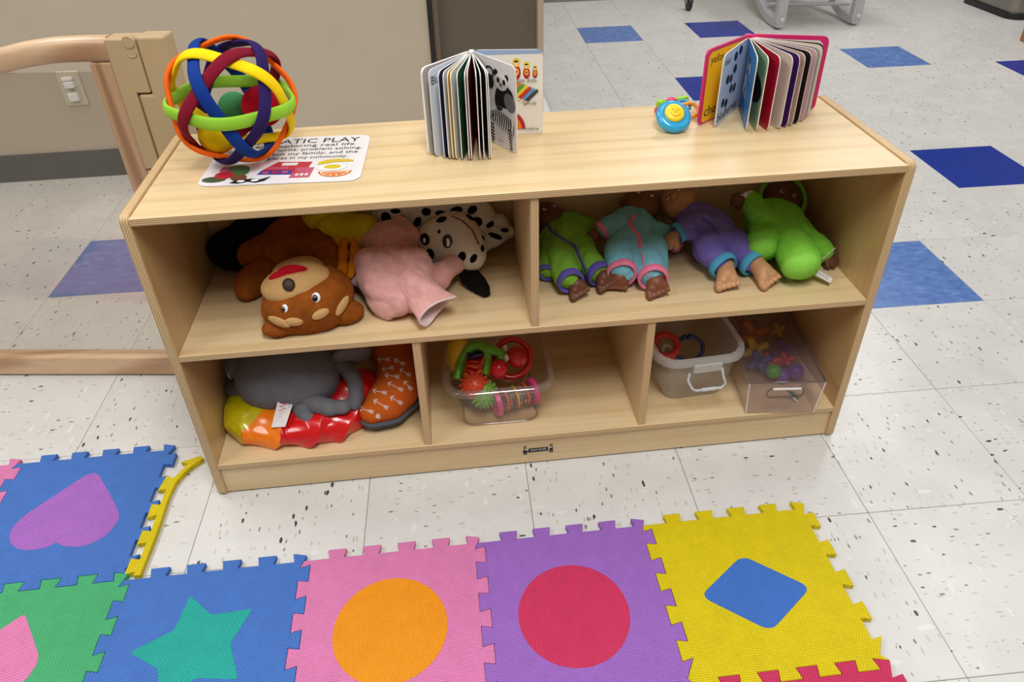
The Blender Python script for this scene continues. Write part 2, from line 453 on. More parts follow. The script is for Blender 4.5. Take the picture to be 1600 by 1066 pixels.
def vinyl(name, base, spec1, spec2, soft, marble=False):
    mt, nt, b, N, L = base_mat(name)
    def flecks(scale, size, keep, seed):
        v = coords(nt, scale, rand=37.0+seed)
        nz = N.new('ShaderNodeTexNoise'); nz.inputs['Scale'].default_value = 1.3; L.new(v, nz.inputs['Vector'])
        va = N.new('ShaderNodeVectorMath'); va.operation = 'MULTIPLY_ADD'; L.new(nz.outputs['Color'], va.inputs[0]); va.inputs[1].default_value = (0.5, 0.5, 0.5); L.new(v, va.inputs[2])
        vo = N.new('ShaderNodeTexVoronoi'); vo.voronoi_dimensions = '2D'; vo.inputs['Scale'].default_value = 1.0; L.new(va.outputs[0], vo.inputs['Vector'])
        sp = N.new('ShaderNodeSeparateColor'); L.new(vo.outputs['Color'], sp.inputs[0])
        a = N.new('ShaderNodeMath'); a.operation = 'GREATER_THAN'; L.new(sp.outputs[0], a.inputs[0]); a.inputs[1].default_value = 1-keep
        sz = N.new('ShaderNodeMath'); sz.operation = 'MULTIPLY'; L.new(sp.outputs[1], sz.inputs[0]); sz.inputs[1].default_value = size
        c = N.new('ShaderNodeMath'); c.operation = 'LESS_THAN'; L.new(vo.outputs['Distance'], c.inputs[0]); L.new(sz.outputs[0], c.inputs[1])
        mlt = N.new('ShaderNodeMath'); mlt.operation = 'MULTIPLY'; L.new(a.outputs[0], mlt.inputs[0]); L.new(c.outputs[0], mlt.inputs[1])
        return mlt.outputs[0]
    v = coords(nt, (1, 1, 1), rand=19.0)
    if marble:
        f = noise(nt, coords(nt, (30, 55, 1), rand=11.0), 1.0, 4, 0.7)
        c = ramp(nt, f, [(0.35, lin(spec2)), (0.55, lin(base)), (0.75, lin(soft))])
    else:
        f = noise(nt, v, 9.0, 3)
        c = ramp(nt, f, [(0.35, lin(tuple(x-5 for x in base))), (0.65, lin(tuple(x+3 for x in base)))])
        c = mixc(nt, flecks((50, 160, 1), 0.34, 0.20, 1.0), c, lin(soft))
        c = mixc(nt, flecks((60, 24, 1), 0.30, 0.14, 5.0), c, lin(tuple(min(255, x+8) for x in base)))
        c = mixc(nt, flecks((62, 150, 1), 0.32, 0.05, 9.0), c, lin(spec2))
        c = mixc(nt, flecks((58, 140, 1), 0.40, 0.022, 14.0), c, lin(spec1))
    L.new(c, b.inputs['Base Color']); b.inputs['Roughness'].default_value = 0.24; b.inputs['Specular IOR Level'].default_value = 0.5
    bump(nt, b, noise(nt, v, 14.0, 2), 0.05, 0.002)
    return mt
V_WHITE = vinyl('white_flecked_vinyl', (213, 211, 207), (72, 68, 68), (140, 134, 126), (192, 187, 176))
V_DARK = vinyl('dark_blue_vinyl', (3, 48, 150), (4, 42, 132), (2, 44, 140), (10, 54, 158), True)
V_MID = vinyl('light_blue_vinyl', (88, 124, 188), (60, 90, 160), (74, 108, 174), (120, 152, 206), True)
GROUT = plain('joint_fill', (120, 116, 110), 0.8)
WALLP = plain('beige_wall_paint', (190, 177, 157), 0.75, var=0.03, vscale=3, bmp=0.08, bscale=220)
WALL2 = plain('pale_room_paint', (214, 208, 198), 0.8)

floor = MB().box((-3.2, -3.2, -0.05), (5.8, 6.3, -0.0032), GROUT).build('floor'); tag(floor, kind='structure')
tile_me = {}
def tile_mesh(key, mt):
    h = TILE/2-0.00045
    b = MB(); a = 0.0007
    rings = [[(-h, -h, -0.003), (h, -h, -0.003), (h, h, -0.003), (-h, h, -0.003)],
             [(-h, -h, -0.0007), (h, -h, -0.0007), (h, h, -0.0007), (-h, h, -0.0007)],
             [(-h+a, -h+a, 0), (h-a, -h+a, 0), (h-a, h-a, 0), (-h+a, h-a, 0)]]
    b.loft(rings, mt); o = b.build('floor_tile'); me = o.data; bpy.data.objects.remove(o); return me
for key, mt in (('w', V_WHITE), ('d', V_DARK), ('l', V_MID)): tile_me[key] = tile_mesh(key, mt)
BLUE = {(3, 5): 'd', (1, 3): 'l', (4, 9): 'l', (2, 11): 'd', (1, 8): 'd', (6, 8): 'd', (0, 11): 'l', (-6, 4): 'l', (-7, 1): 'd', (5, 1): 'l', (7, 3): 'd', (8, 6): 'l'}
n_t = 0
for j in range(-1, 14):
    for i in range(-10, 14):
        c = GO+gx*(i+0.5)*TILE+gy*(j+0.5)*TILE
        vis = False
        for a, b2 in ((0, 0), (-.5, -.5), (.5, -.5), (.5, .5), (-.5, .5)):
            q = c+gx*a*TILE+gy*b2*TILE; x, y, k = PR((q[0], q[1], 0))
            if k > 0.2 and -330 < x < 2150 and -60 < y < 1260: vis = True
        if c[1] > 1.7 and c[0] < 0.75: vis = False
        if not vis or n_t >= 295: continue
        key = BLUE.get((i, j), 'w')
        o = bpy.data.objects.new('floor_tile', tile_me[key]); C.objects.link(o); o.parent = floor
        o.location = (c[0], c[1], random.uniform(-0.00015, 0)); o.rotation_euler = (0, 0, GR+(PI/2)*((i+j) % 2)+PI*random.randint(0, 1)); n_t += 1

print('tiles', n_t)
WY = 1.552
def struct(mb, name, **k): return tag(mb.build(name, **k), kind='structure')
struct(MB().box((-3.2, WY, 0), (0.462, WY+0.13, 2.75), WALLP), 'wall_back')
struct(MB().box((-3.3, -3.2, 0), (-3.2, WY+0.13, 2.75), WALL2), 'wall_left')
struct(MB().box((5.7, -3.2, 0), (5.8, 6.3, 2.75), WALL2), 'wall_right')
struct(MB().box((0.72, 6.2, 0), (5.8, 6.3, 2.75), WALL2), 'wall_far')
struct(MB().box((0.72, WY+0.1, 0), (0.8, 6.3, 2.75), WALL2), 'wall_inner')
struct(MB().box((-3.3, -3.3, 0), (5.8, -3.2, 2.75), plain('front_wall_paint', (150, 140, 126), 0.8)), 'wall_front')
struct(MB().box((-3.3, -3.3, 2.75), (5.8, 6.3, 2.85), plain('ceiling_white', (232, 231, 226), 0.9)), 'ceiling')
RUB = plain('dark_rubber_base', (42, 44, 44), 0.5)
mb = MB().box((-3.2, WY-0.007, 0), (0.462, WY, 0.098), RUB); struct(mb, 'baseboard_back', bevel=0.002)
TAUPE = plain('taupe_door_paint', (98, 89, 76), 0.55, var=0.03, vscale=4)
TAN = plain('tan_frame_paint', (176, 158, 134), 0.6)
dr = MB().box((0.496, WY+0.03, 0.006), (0.829, WY+0.07, 2.3), TAUPE).build('door_1', bevel=0.002); tag(dr, kind='structure')
MB().box((0.462, WY-0.012, 0), (0.478, WY+0.1, 2.35), plain('black_gasket', (26, 24, 23), 0.5)).build('gasket', dr, bevel=0.002)
MB().box((0.478, WY-0.002, 0), (0.497, WY+0.1, 2.35), plain('brown_frame_paint', (108, 92, 76), 0.6)).build('frame', dr, bevel=0.002)
MB().box((0.829, WY-0.012, 0), (0.848, WY+0.1, 2.35), TAN).build('frame', dr, bevel=0.002)
MB().box((0.496, WY-0.01, 2.3), (0.829, WY+0.1, 2.75), WALLP).build('header', dr)
MB().box((0.84, WY+0.1, 0.0), (0.90, 1.98, 0.07), WHITE).build('trim_1'); tag(bpy.data.objects['trim_1'], kind='structure')

# ------------------------------------------------------------------ wall outlet
def px_wall(x, y): return Y(x, y, WY)
t = thing('wall_outlet', (-0.727, WY, 0.318), 'beige wall outlet plate with white safety plugs behind the clear gate panel', 'outlet')
PL = plain('ivory_plastic', (205, 196, 172), 0.4); PW = plain('white_plastic', (240, 238, 238), 0.35); SCW = plain('screw_metal', (150, 148, 140), 0.3, metal=1.0)
MB().box((-0.763, WY-0.006, 0.258), (-0.692, WY, 0.374), PL).build('cover_plate', t, bevel=0.003)
MB().box((-0.7455, WY-0.02, 0.345), (-0.712, WY-0.005, 0.356), PW).box((-0.742, WY-0.024, 0.322), (-0.711, WY-0.005, 0.343), PW).build('safety_plug', t, bevel=0.003)
MB().box((-0.743, WY-0.022, 0.277), (-0.711, WY-0.005, 0.305), PW).build('safety_plug', t, bevel=0.004)
MB().lathe((-0.727, WY-0.008, 0.3145), (0, 1, 0), [(0.003, 0), (0.0035, 0.003)], SCW, 12).build('screw', t)

# ------------------------------------------------------------------ wooden gate with a clear panel
gO = np.array([-0.185, 0.378, 0]); gD = np.array([-0.406, 0.055, 0]); gD /= np.linalg.norm(gD); gN = np.array([gD[1], -gD[0], 0]); gN = gN if gN[1] > 0 else -gN
def G(a, d, z): return gO+gD*a+gN*d+np.array([0, 0, z])   # a: leftwards, d: away from the camera
gate = thing('safety_gate', G(0.4, 0.015, 0), 'maple framed safety gate with clear panel left of the shelf', 'gate')
GW = wood('gate_maple', (218, 184, 148), (166, 122, 86), 'X', 0.4, 0.2, 1.1)
GWZ = wood('gate_maple_upright', (202, 164, 128), (144, 104, 72), 'Z', 0.4, 0.2, 1.6)
GP = plain('tan_gate_plastic', (189, 163, 124), 0.42, var=0.02, vscale=8)
def gbox(mb, a0, a1, d0, d1, z0, z1, mt):
    return mb.prism([G(a0, d0, z0), G(a1, d0, z0), G(a1, d1, z0), G(a0, d1, z0)], (0, 0, z1-z0), mt)
gbox(MB(), -0.19, 1.25, 0, 0.034, 0.003, 0.056, GW).build('bottom_rail', gate, bevel=0.006, seg=3)
def rail_top(a):
    x = max(0.0, a+0.045)
    return 0.763-0.82*x*x if x < 0.42 else 0.763-0.82*0.42**2
secs = []
for i in range(29):
    a = -0.097+i*0.05; zt = rail_top(a); zb = zt-0.041; sec = []
    e = 1e-3; sl = (rail_top(a+e)-rail_top(a-e))/(2*e)
    for (d, z) in rr if False else [(0.004, zb), (0, zb+0.006), (0, zt-0.012), (0.004, zt-0.004), (0.012, zt), (0.024, zt), (0.031, zt-0.004), (0.034, zt-0.012), (0.034, zb+0.006), (0.03, zb)]:
        sec.append(G(a, d, z))
    secs.append(sec)
MB().loft(secs, GW).build('top_rail', gate, smooth=40)
gbox(MB(), -0.097, -0.0555, 0.002, 0.032, 0.056, 0.7205, GWZ).build('stile', gate, bevel=0.003)
gbox(MB(), -0.06, 1.25, 0.014, 0.019, 0.05, 0.70, clear('gate_acrylic', (243, 240, 236), refl=1.6, rough=0.06, frost=0.06, frost_col=(225, 222, 212))).build('clear_panel', gate)
pl = [(-0.0985, 0.520), (-0.0985, 0.762), (-0.1535, 0.762), (-0.1535, 0.667), (-0.1275, 0.667), (-0.1275, 0.520)]
MB().prism([G(a, -0.004, z) for a, z in pl], gN*0.042, GP).build('latch_housing', gate, bevel=0.0025)
pr_ = [(-0.1555, 0.664), (-0.1555, 0.765), (-0.205, 0.765), (-0.205, 0.520), (-0.1305, 0.520), (-0.1305, 0.664)]
MB().prism([G(a, -0.004, z) for a, z in pr_], gN*0.042, GP).build('hinge_housing', gate, bevel=0.004)
gbox(MB(), -0.205, -0.0985, -0.002, 0.036, 0.056, 0.517, GP).build('hinge_post', gate, bevel=0.003)
b = MB(); b.lathe(G(-0.142, -0.0045, 0.757), gN, [(0.0, -0.0015), (0.010, -0.0015), (0.0115, 0), (0.0115, 0.01)], GP, 24); b.build('latch_button', gate, smooth=40)
b = MB(); b.tube([G(-0.142+0.008*math.cos(q), -0.0045, 0.737+0.006*math.sin(q)) for q in np.linspace(PI, 2*PI, 9)], 0.0011, GP, 6); b.build('thumb_notch', gate, smooth=60)

# ------------------------------------------------------------------ the storage shelf
W, D, H = 1.2201, 0.3243, 0.5984
BL_, BD_ = (226, 200, 156), (212, 182, 134)
WX = wood('birch_face', BL_, BD_, 'X'); WZ = wood('birch_face_upright_shaded', (204, 170, 119), (190, 153, 101), 'Z')  # uprights darker than the boards: compartment shade is put into their wood colour
shelf = thing('storage_shelf', (0, 0, 0), 'low birch plywood storage shelf with five open compartments on the tiled floor', 'shelf')
SP = 0.0151
def side(x0, name='side_panel'):
    pts = roundpoly([(0, 0.0, 0.0), (0, D, 0.0), (0, D, H+0.003), (0, 0.0, H+0.003)], 0.012, 4)
    e = plyedge('ply_edge_side', 0, SP, x0)
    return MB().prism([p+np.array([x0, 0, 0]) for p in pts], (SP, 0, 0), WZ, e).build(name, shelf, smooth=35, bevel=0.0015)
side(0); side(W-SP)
def board(z0, z1, y0, y1, name, x0=SP, x1=W-SP):
    e = plyedge('ply_edge_board', 2, z1-z0, z0)
    return MB().prism([(x0, y0, z0), (x1, y0, z0), (x1, y1, z0), (x0, y1, z0)], (0, 0, z1-z0), WX, e).build(name, shelf, bevel=0.0015)
board(0.5857, H, -0.001, D, 'top_panel'); board(0.3281, 0.3400, 0.0, 0.310, 'middle_shelf'); board(0.0697, 0.0810, 0.0, 0.310, 'bottom_shelf')
def divider(x0, x1, z0, z1):
    e = plyedge('ply_edge_divider', 0, x1-x0, x0)
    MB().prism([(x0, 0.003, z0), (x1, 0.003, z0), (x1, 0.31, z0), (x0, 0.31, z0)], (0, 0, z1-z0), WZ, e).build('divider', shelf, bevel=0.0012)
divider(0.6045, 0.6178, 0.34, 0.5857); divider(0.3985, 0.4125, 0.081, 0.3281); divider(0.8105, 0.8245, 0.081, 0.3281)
MB().box((SP, 0.311, 0.0), (W-SP, 0.3195, 0.5857), WX).build('back_panel', shelf)
kb = MB().box((SP, 0.006, 0.004), (W-SP, 0.018, 0.0697), WX).build('kick_board', shelf, bevel=0.0008)
# maker's plate printed on the kick board: two small figures holding a banner
def KF(px, py): 
    p = Y(px, py, 0.0055); return p
lg = MB()
cL = KF(841, 703); xd = np.array([1.0, 0, 0]); zd = np.array([0, 0, 1.0])
def kp(u, v): return np.array([cL[0]+u, 0.0055, cL[2]+v])
lg.prism([kp(u, v) for u, v in ((-0.018, -0.005), (0.018, -0.0045), (0.019, -0.006), (0.0205, 0.003), (0.019, 0.0055), (-0.018, 0.0055), (-0.0195, 0.004), (-0.0205, -0.003))], (0, -0.0004, 0), BLACK)
SKN = plain('print_tan', (205, 160, 118), 0.6)
for sx, sk in ((-0.0255, 1), (0.0255, 0)):
    lg.prism([kp(sx+0.003*math.cos(q), 0.0095+0.0034*math.sin(q)) for q in np.linspace(0, 2*PI, 12, endpoint=False)], (0, -0.0003, 0), BLACK)
    lg.prism([kp(sx+0.0008+0.0018*math.cos(q), 0.0088+0.002*math.sin(q)) for q in np.linspace(0, 2*PI, 10, endpoint=False)], (0, -0.0005, 0), SKN)
    if sk: bd = ((-0.0025, 0.006), (0.0025, 0.006), (0.0055, -0.004), (0.003, -0.0045), (0.003, -0.010), (0.0005, -0.010), (0, -0.0055), (-0.0008, -0.010), (-0.0032, -0.010), (-0.003, -0.0045), (-0.0055, -0.004))
    else: bd = ((-0.003, 0.006), (0.003, 0.006), (0.0036, -0.010), (0.0006, -0.010), (0, -0.003), (-0.0006, -0.010), (-0.0036, -0.010))
    lg.prism([kp(sx+u, v) for u, v in bd], (0, -0.0003, 0), BLACK)
    lg.prism([kp(sx+u*(1 if sk else -1), v) for u, v in ((-0.002, 0.004), (0.006, 0.0015), (0.006, 0.003), (-0.001, 0.0055))], (0, -0.0006, 0), WHITE)
lg.build('maker_emblem', kb)
text('Jonti-Craft', kp(-0.0155, -0.0022), (1, 0, 0), (0, 0, 1), 0.031, WHITE, kb, 0.0062, off=0.0006)

# ------------------------------------------------------------------ foam mats on the floor
TH = 0.0105; PT = 0.3023; x_lines = [-0.7175, -0.417, -0.1155, 0.1855, 0.4865, 0.7845, 1.0835]; y_lines = [-0.766, -0.465, -0.166, 0.137, 0.44]
def foam(name, col, ang=0.0):
    mt, nt, b, N, L = base_mat(name); c = lin(col)
    tc = N.new('ShaderNodeTexCoord'); mp = N.new('ShaderNodeMapping'); mp.inputs['Rotation'].default_value = (0, 0, ang); mp.inputs['Scale'].default_value = (1, 1, 1)
    L.new(tc.outputs['Object'], mp.inputs['Vector'])
    br = N.new('ShaderNodeTexBrick'); br.offset = 0.5; br.inputs['Scale'].default_value = 1.0; br.inputs['Brick Width'].default_value = 0.0046; br.inputs['Row Height'].default_value = 0.0034
    br.inputs['Mortar Size'].default_value = 0.0007; br.inputs['Mortar Smooth'].default_value = 0.6
    br.inputs['Color1'].default_value = c; br.inputs['Color2'].default_value = tuple(x*0.93 for x in c[:3])+(1,); br.inputs['Mortar'].default_value = tuple(x*0.66 for x in c[:3])+(1,)
    L.new(mp.outputs[0], br.inputs['Vector'])
    f = noise(nt, mp.outputs[0], 40, 3); g = ramp(nt, f, [(0.3, (0.94, 0.94, 0.94, 1)), (0.7, (1.04, 1.04, 1.04, 1))])
    L.new(mixc(nt, 1.0, br.outputs['Color'], g, 'MULTIPLY'), b.inputs['Base Color'])
    iv = N.new('ShaderNodeMath'); iv.operation = 'SUBTRACT'; iv.inputs[0].default_value = 1; L.new(br.outputs['Fac'], iv.inputs[1])
    bump(nt, b, iv.outputs[0], 0.7, 0.001)
    b.inputs['Roughness'].default_value = 0.62; b.inputs['Specular IOR Level'].default_value = 0.3
    return mt
F_BLUE = foam('blue_foam', (74, 124, 208)); F_PINK = foam('pink_foam', (234, 134, 188)); F_PURP = foam('purple_foam', (166, 110, 204)); F_YEL = foam('yellow_foam', (232, 208, 4))
F_GREEN = foam('green_foam', (76, 184, 122)); F_RED = foam('red_foam', (214, 52, 100)); F_ORA = foam('orange_foam', (255, 158, 20), 0.5); F_TEAL = foam('teal_foam', (34, 178, 166), 0.6)
F_RED2 = foam('crimson_foam', (216, 52, 98), -0.4); F_VIO = foam('violet_foam', (178, 112, 206), 0.9); F_BLU2 = foam('blue_inset_foam', (66, 120, 208), 0.1); F_PNK2 = foam('pink_inset_foam', (236, 136, 190), 0.4)

TABH = 0.0088
def edge_path(L, phase):
    """dovetail zigzag along a side of length L: list of (t, offset); offset + is outwards for the phase's owner"""
    p = L/5; pts = []
    for k in range(-1, 6):
        c = (k+phase)*p
        pts += [(c-0.21*p, -TABH), (c-0.275*p, TABH), (c+0.275*p, TABH), (c+0.21*p, -TABH)]
    return pts
def hor_path(x0, x1, y):      # horizontal boundary, tabs of the mat below point up (+y)
    return [(x0+t, y+o) for t, o in edge_path(x1-x0, 0.875)]
def ver_path(x, y0, y1):      # vertical boundary listed from the top down, tabs of the left mat point right (+x)
    return [(x+o, y1-t) for t, o in edge_path(y1-y0, 0.575)]
def clip_between(path, key, lo, hi): return [p for p in path if lo <= p[key] <= hi]
GAP = 0.00035
def mat_outline(i, j):
    x0, x1, y0, y1 = x_lines[i], x_lines[i+1], y_lines[j], y_lines[j+1]; m_ = TABH+0.0012
    top = clip_between(hor_path(x0, x1, y1), 0, x0+m_, x1-m_*0.2); bot = clip_between(hor_path(x0, x1, y0), 0, x0+m_, x1-m_*0.2)
    lef = clip_between(ver_path(x0, y0, y1), 1, y0+m_, y1-m_*0.9); rig = clip_between(ver_path(x1, y0, y1), 1, y0+m_, y1-m_*0.9)
    ctl, ctr, cbr, cbl = (x0+TABH*0.2, y1-TABH), (x1-TABH*0.6, y1+TABH), (x1-TABH*0.6, y0+TABH), (x0+TABH*0.2, y0-TABH)
    out = [(x0+TABH*0.3-0.006, y1-TABH)]+top+[(x1+0.001, y1+TABH-0.006)]+rig+[(x1+0.001, y0+TABH-0.006)]+bot[::-1]+[(x0+TABH*0.3-0.006, y0-TABH)]+lef[::-1]
    # drop repeats
    r = []
    for p in out:
        if not r or math.hypot(p[0]-r[-1][0], p[1]-r[-1][1]) > 0.0012: r.append(p)
    return r
def shrink(poly, g):
    n = len(poly); out = []
    A = sum(poly[i][0]*poly[(i+1) % n][1]-poly[(i+1) % n][0]*poly[i][1] for i in range(n)); s = 1 if A > 0 else -1
    for i in range(n):
        a, b, c = np.array(poly[i-1]), np.array(poly[i]), np.array(poly[(i+1) % n])
        e1 = (b-a)/np.linalg.norm(b-a); e2 = (c-b)/np.linalg.norm(c-b)
        n1 = np.array([-e1[1], e1[0]])*s; n2 = np.array([-e2[1], e2[0]])*s; q = n1+n2; d = max(0.35, (q@q)/2)
        out.append(tuple(b+q/d*g))
    return out
def foam_mat(i, j, mt, label, inset=None, imt=None):
    x0, x1, y0, y1 = x_lines[i], x_lines[i+1], y_lines[j], y_lines[j+1]
    t = thing('foam_mat', ((x0+x1)/2, (y0+y1)/2, 0), label, 'foam mat', 'interlocking foam mats on the floor')
    P = shrink(mat_outline(i, j), GAP)
    MB().prism([(x, y, 0.0004) for x, y in P], (0, 0, TH-0.0004), mt).build('mat_body', t, bevel=0.0009, seg=2)
    if inset is not None:
        MB().prism([(p[0], p[1], TH-0.004) for p in inset], (0, 0, 0.0045), imt).build('shape_inset', t, bevel=0.0006, seg=2)
    return t
def pxp(l, r=0.012, h=TH): return roundpoly([Z(x, y, h)*np.array([1, 1, 0]) for x, y in l], r)
def ell(c, rx, ry, a=0, n=56): return [(c[0]+rx*math.cos(q)*math.cos(a)-ry*math.sin(q)*math.sin(a), c[1]+rx*math.cos(q)*math.sin(a)+ry*math.sin(q)*math.cos(a)) for q in np.linspace(0, 2*PI, n, endpoint=False)]
heart = pxp([(x/2.625, 660+y/2.625) for x, y in ((350, 218), (385, 206), (405, 215), (435, 265), (470, 330), (490, 375), (487, 400), (460, 440), (420, 475), (370, 500), (320, 512), (270, 510), (245, 501), (230, 493), (212, 505), (175, 518), (120, 526), (75, 522), (45, 500), (38, 470), (45, 440), (70, 410), (110, 375), (230, 297))], 0.006)
foam_mat(1, 2, F_BLUE, 'blue foam mat with a purple heart, left of the shelf', heart, F_VIO)
foam_mat(0, 2, F_PINK, 'pink foam mat beside the purple heart mat, cut by the left edge of the photo')
pinkshape = pxp([(34, 962), (40, 962), (63, 1030), (38, 1068), (-25, 1085), (-45, 1015)], 0.014)
foam_mat(1, 1, F_GREEN, 'green foam mat with a pink shape between two blue mats', pinkshape, F_PNK2)
sc = np.mean([Z(x, y, TH)[:2] for x, y in ((297, 932), (395, 951), (371, 1062), (202, 1020))], axis=0)
starp = pxp([(297, 931), (331, 961), (395, 951), (360, 1006), (372, 1062), (306, 1060), (248, 1100), (247, 1046), (202, 1020), (272, 985)], 0.006)
foam_mat(2, 1, F_BLUE, 'blue foam mat with a teal star, left of the orange circle mat', starp, F_TEAL)
def fitcirc(l):
    P = [Z(x, y, TH)[:2] for x, y in l]; A = np.array([[2*p[0], 2*p[1], 1] for p in P]); b_ = np.array([p@p for p in P]); s = np.linalg.lstsq(A, b_, rcond=None)[0]
    return s[:2], math.sqrt(s[2]+s[:2]@s[:2])
cc, cr = fitcirc([(625, 904), (701, 975), (521, 995), (545, 935), (680, 1030), (672, 922)]); foam_mat(3, 1, F_PINK, 'pink foam mat with an orange circle, right of the star mat', ell(cc, cr, cr), F_ORA)
cc, cr = fitcirc([(900, 881), (986, 975), (808, 955), (900, 1044), (840, 905), (965, 920)]); foam_mat(4, 1, F_PURP, 'purple foam mat with a crimson circle, in front of the shelf', ell(cc, cr, cr), F_RED2)
dia = pxp([(1159, 868), (1267, 918), (1205, 987), (1094, 932)], 0.018)
foam_mat(5, 1, F_YEL, 'yellow foam mat with a blue diamond, at the end of the row', dia, F_BLU2)
foam_mat(5, 0, F_RED, 'crimson foam mat below the yellow diamond mat, only its tabs in view')
# loose yellow edging strip
tt = []
pathc = [tuple(Z(x, y, 0.0105)[:2]) for x, y in ((219, 899), (231, 868), (244, 835), (254, 806), (263, 778), (274, 755), (286, 740), (300, 728), (318, 716))]
pc = np.array(pathc); sL = []; sR = []
from_t = np.linspace(0, 1, 41); seg = np.concatenate([[0], np.cumsum(np.linalg.norm(np.diff(pc, axis=0), axis=1))]); seg_n = seg/seg[-1]
cx_ = np.interp(from_t, seg_n, pc[:, 0]); cy_ = np.interp(from_t, seg_n, pc[:, 1])
def strip_pt(s, o):
    t_ = s/seg[-1]; x = np.interp(t_, seg_n, pc[:, 0]); y = np.interp(t_, seg_n, pc[:, 1]); e = 0.03
    dx = np.interp(t_+e, seg_n, pc[:, 0])-np.interp(t_-e, seg_n, pc[:, 0]); dy = np.interp(t_+e, seg_n, pc[:, 1])-np.interp(t_-e, seg_n, pc[:, 1]); l = math.hypot(dx, dy)
    return (x-dy/l*o, y+dx/l*o)
lft = [strip_pt(0, 0.0115)]; pitch = 0.303/5
for k in range(6):
    c = 0.020+k*pitch
    for ds, o in ((-0.2, 0.0115), (-0.26, 0.0275), (0.26, 0.0275), (0.2, 0.0115)):
        s_ = c+ds*pitch
        if 0 < s_ < seg[-1]: lft.append(strip_pt(s_, o))
lft.append(strip_pt(seg[-1], 0.0115)); rgt = [strip_pt(s_, 0.0) for s_ in np.linspace(seg[-1], 0, 20)]
st = MB().prism([(x, y, 0.0006) for x, y in lft+rgt], (0, 0, TH), F_YEL).build('foam_edging', bevel=0.0008)
tag(st, 'loose yellow foam edging strip peeling away from the purple heart mat', 'foam edging')

# ------------------------------------------------------------------ ball of woven fabric bands with soft balls inside
BC = np.array([0.148, 0.194, 0.0]); BR = 0.0945; BC[2] = H+0.1005
norms = {'lime': (0.062, -0.021, 0.998), 'yellow': (-0.280, -0.849, -0.449), 'blue': (0.920, 0.016, 0.391), 'maroon': (0.708, -0.495, -0.503), 'purple': (0.680, 0.556, -0.479), 'orange': (-0.327, 0.852, -0.410)}
bcol = {'lime': (150, 206, 60), 'yellow': (250, 212, 10), 'blue': (8, 52, 134), 'maroon': (124, 12, 38), 'purple': (42, 26, 88), 'orange': (250, 104, 18)}
nm = list(norms); NV = [np.array(norms[k])/np.linalg.norm(norms[k]) for k in nm]
basis = []
for n in NV:
    e1 = np.cross(n, [0.3, 0.9, 0.1]); e1 /= np.linalg.norm(e1); basis.append((e1, np.cross(n, e1)))
cross = {}
for i in range(6):
    L_ = []
    for j in range(6):
        if i == j: continue
        c = np.cross(NV[i], NV[j]); c /= np.linalg.norm(c)
        for s in (1, -1):
            q = c*s; L_.append((math.atan2(q@basis[i][1], q@basis[i][0]) % (2*PI), j, tuple(np.round(q, 3)), q))
    L_.sort(key=lambda e: e[0]); cross[i] = L_
best = None
for ph in product((0, 1), repeat=6):
    sgn = {}; bad = 0
    for i in range(6):
        for k, (a, j, q, qq) in enumerate(cross[i]): sgn[(i, j, 1 if qq@np.cross(NV[min(i, j)], NV[max(i, j)]) > 0 else -1)] = 1 if (k+ph[i]) % 2 == 0 else -1
    for (i, j, s), v in sgn.items():
        if i < j and v == sgn[(j, i, s)]: bad += 1
    front = 0
    for i, j, want in ((0, 2, 1), (0, 3, -1), (0, 4, -1)):   # lime over blue, under maroon and purple, seen from the front
        c = np.cross(NV[i], NV[j]); s = 1 if c@(CAM-BC) > 0 else -1
        front += sgn[(i, j, s)] == want
    if best is None or (bad, -front) < best[0]: best = ((bad, -front), ph)
print('weave', best)
ball = thing('woven_band_ball', BC-np.array([0, 0, 0.1]), 'large open ball of woven coloured fabric bands on top of the shelf', 'ball')
for i, k in enumerate(nm):
    mt = plain(k+'_band_cloth', bcol[k], 0.85, 0.2, var=0.06, vscale=40, bmp=0.35, bscale=900, sheen=0.12)
    e1, e2 = basis[i]; path = []; ups = []; M_ = 120
    ang = [c[0] for c in cross[i]]; val = [1 if (q+best[1][i]) % 2 == 0 else -1 for q in range(10)]
    for q in range(M_):
        th = 2*PI*q/M_; d = [abs((th-a+PI) % (2*PI)-PI) for a in ang]
        o = np.argsort(d)[:2]; w0, w1 = d[o[1]], d[o[0]]; f = (val[o[0]]*w0+val[o[1]]*w1)/(w0+w1+1e-9); f = math.sin(f*PI/2)
        u = math.cos(th)*e1+math.sin(th)*e2; path.append(BC+u*(BR+0.0042*f)); ups.append(u)
    hw = 0.0105
    b = MB(); b.tube(path, 1.0, mt, 14, closed=True, flat=(hw, 0.0042), up=np.array(ups)); b.build(k+'_band', ball, smooth=75)
def inner(px, py, r, rmax):
    d = ray(px, py); d = d/np.linalg.norm(d); oc = CAM-BC; bb = d@oc; cc_ = oc@oc-rmax**2; ds = max(bb*bb-cc_, 0)
    return CAM+d*(-bb+math.sqrt(ds))
def soft_ball(px, py, r, col, label, rmax):
    c = inner(px, py, r, rmax); o = MB().ball(c, r, plush('soft_ball_cloth', col, 0.08), 32, 20).build('soft_ball', smooth=90)
    tag(o, label, 'ball', 'soft balls inside the woven ball'); return c
cy0 = BC+np.array([-0.018, -0.028, -0.047]); 
pY = soft_ball(340, 211, 0.030, (236, 196, 20), 'small yellow soft ball inside the woven band ball', 0.056)
pR = soft_ball(410, 166, 0.0335, (176, 16, 40), 'small red soft ball inside the woven band ball', 0.052)
pG = soft_ball(366, 168, 0.026, (70, 140, 88), 'small green soft ball at the back inside the woven ball', 0.062)
print('inner', pY-BC, pR-BC, pG-BC)

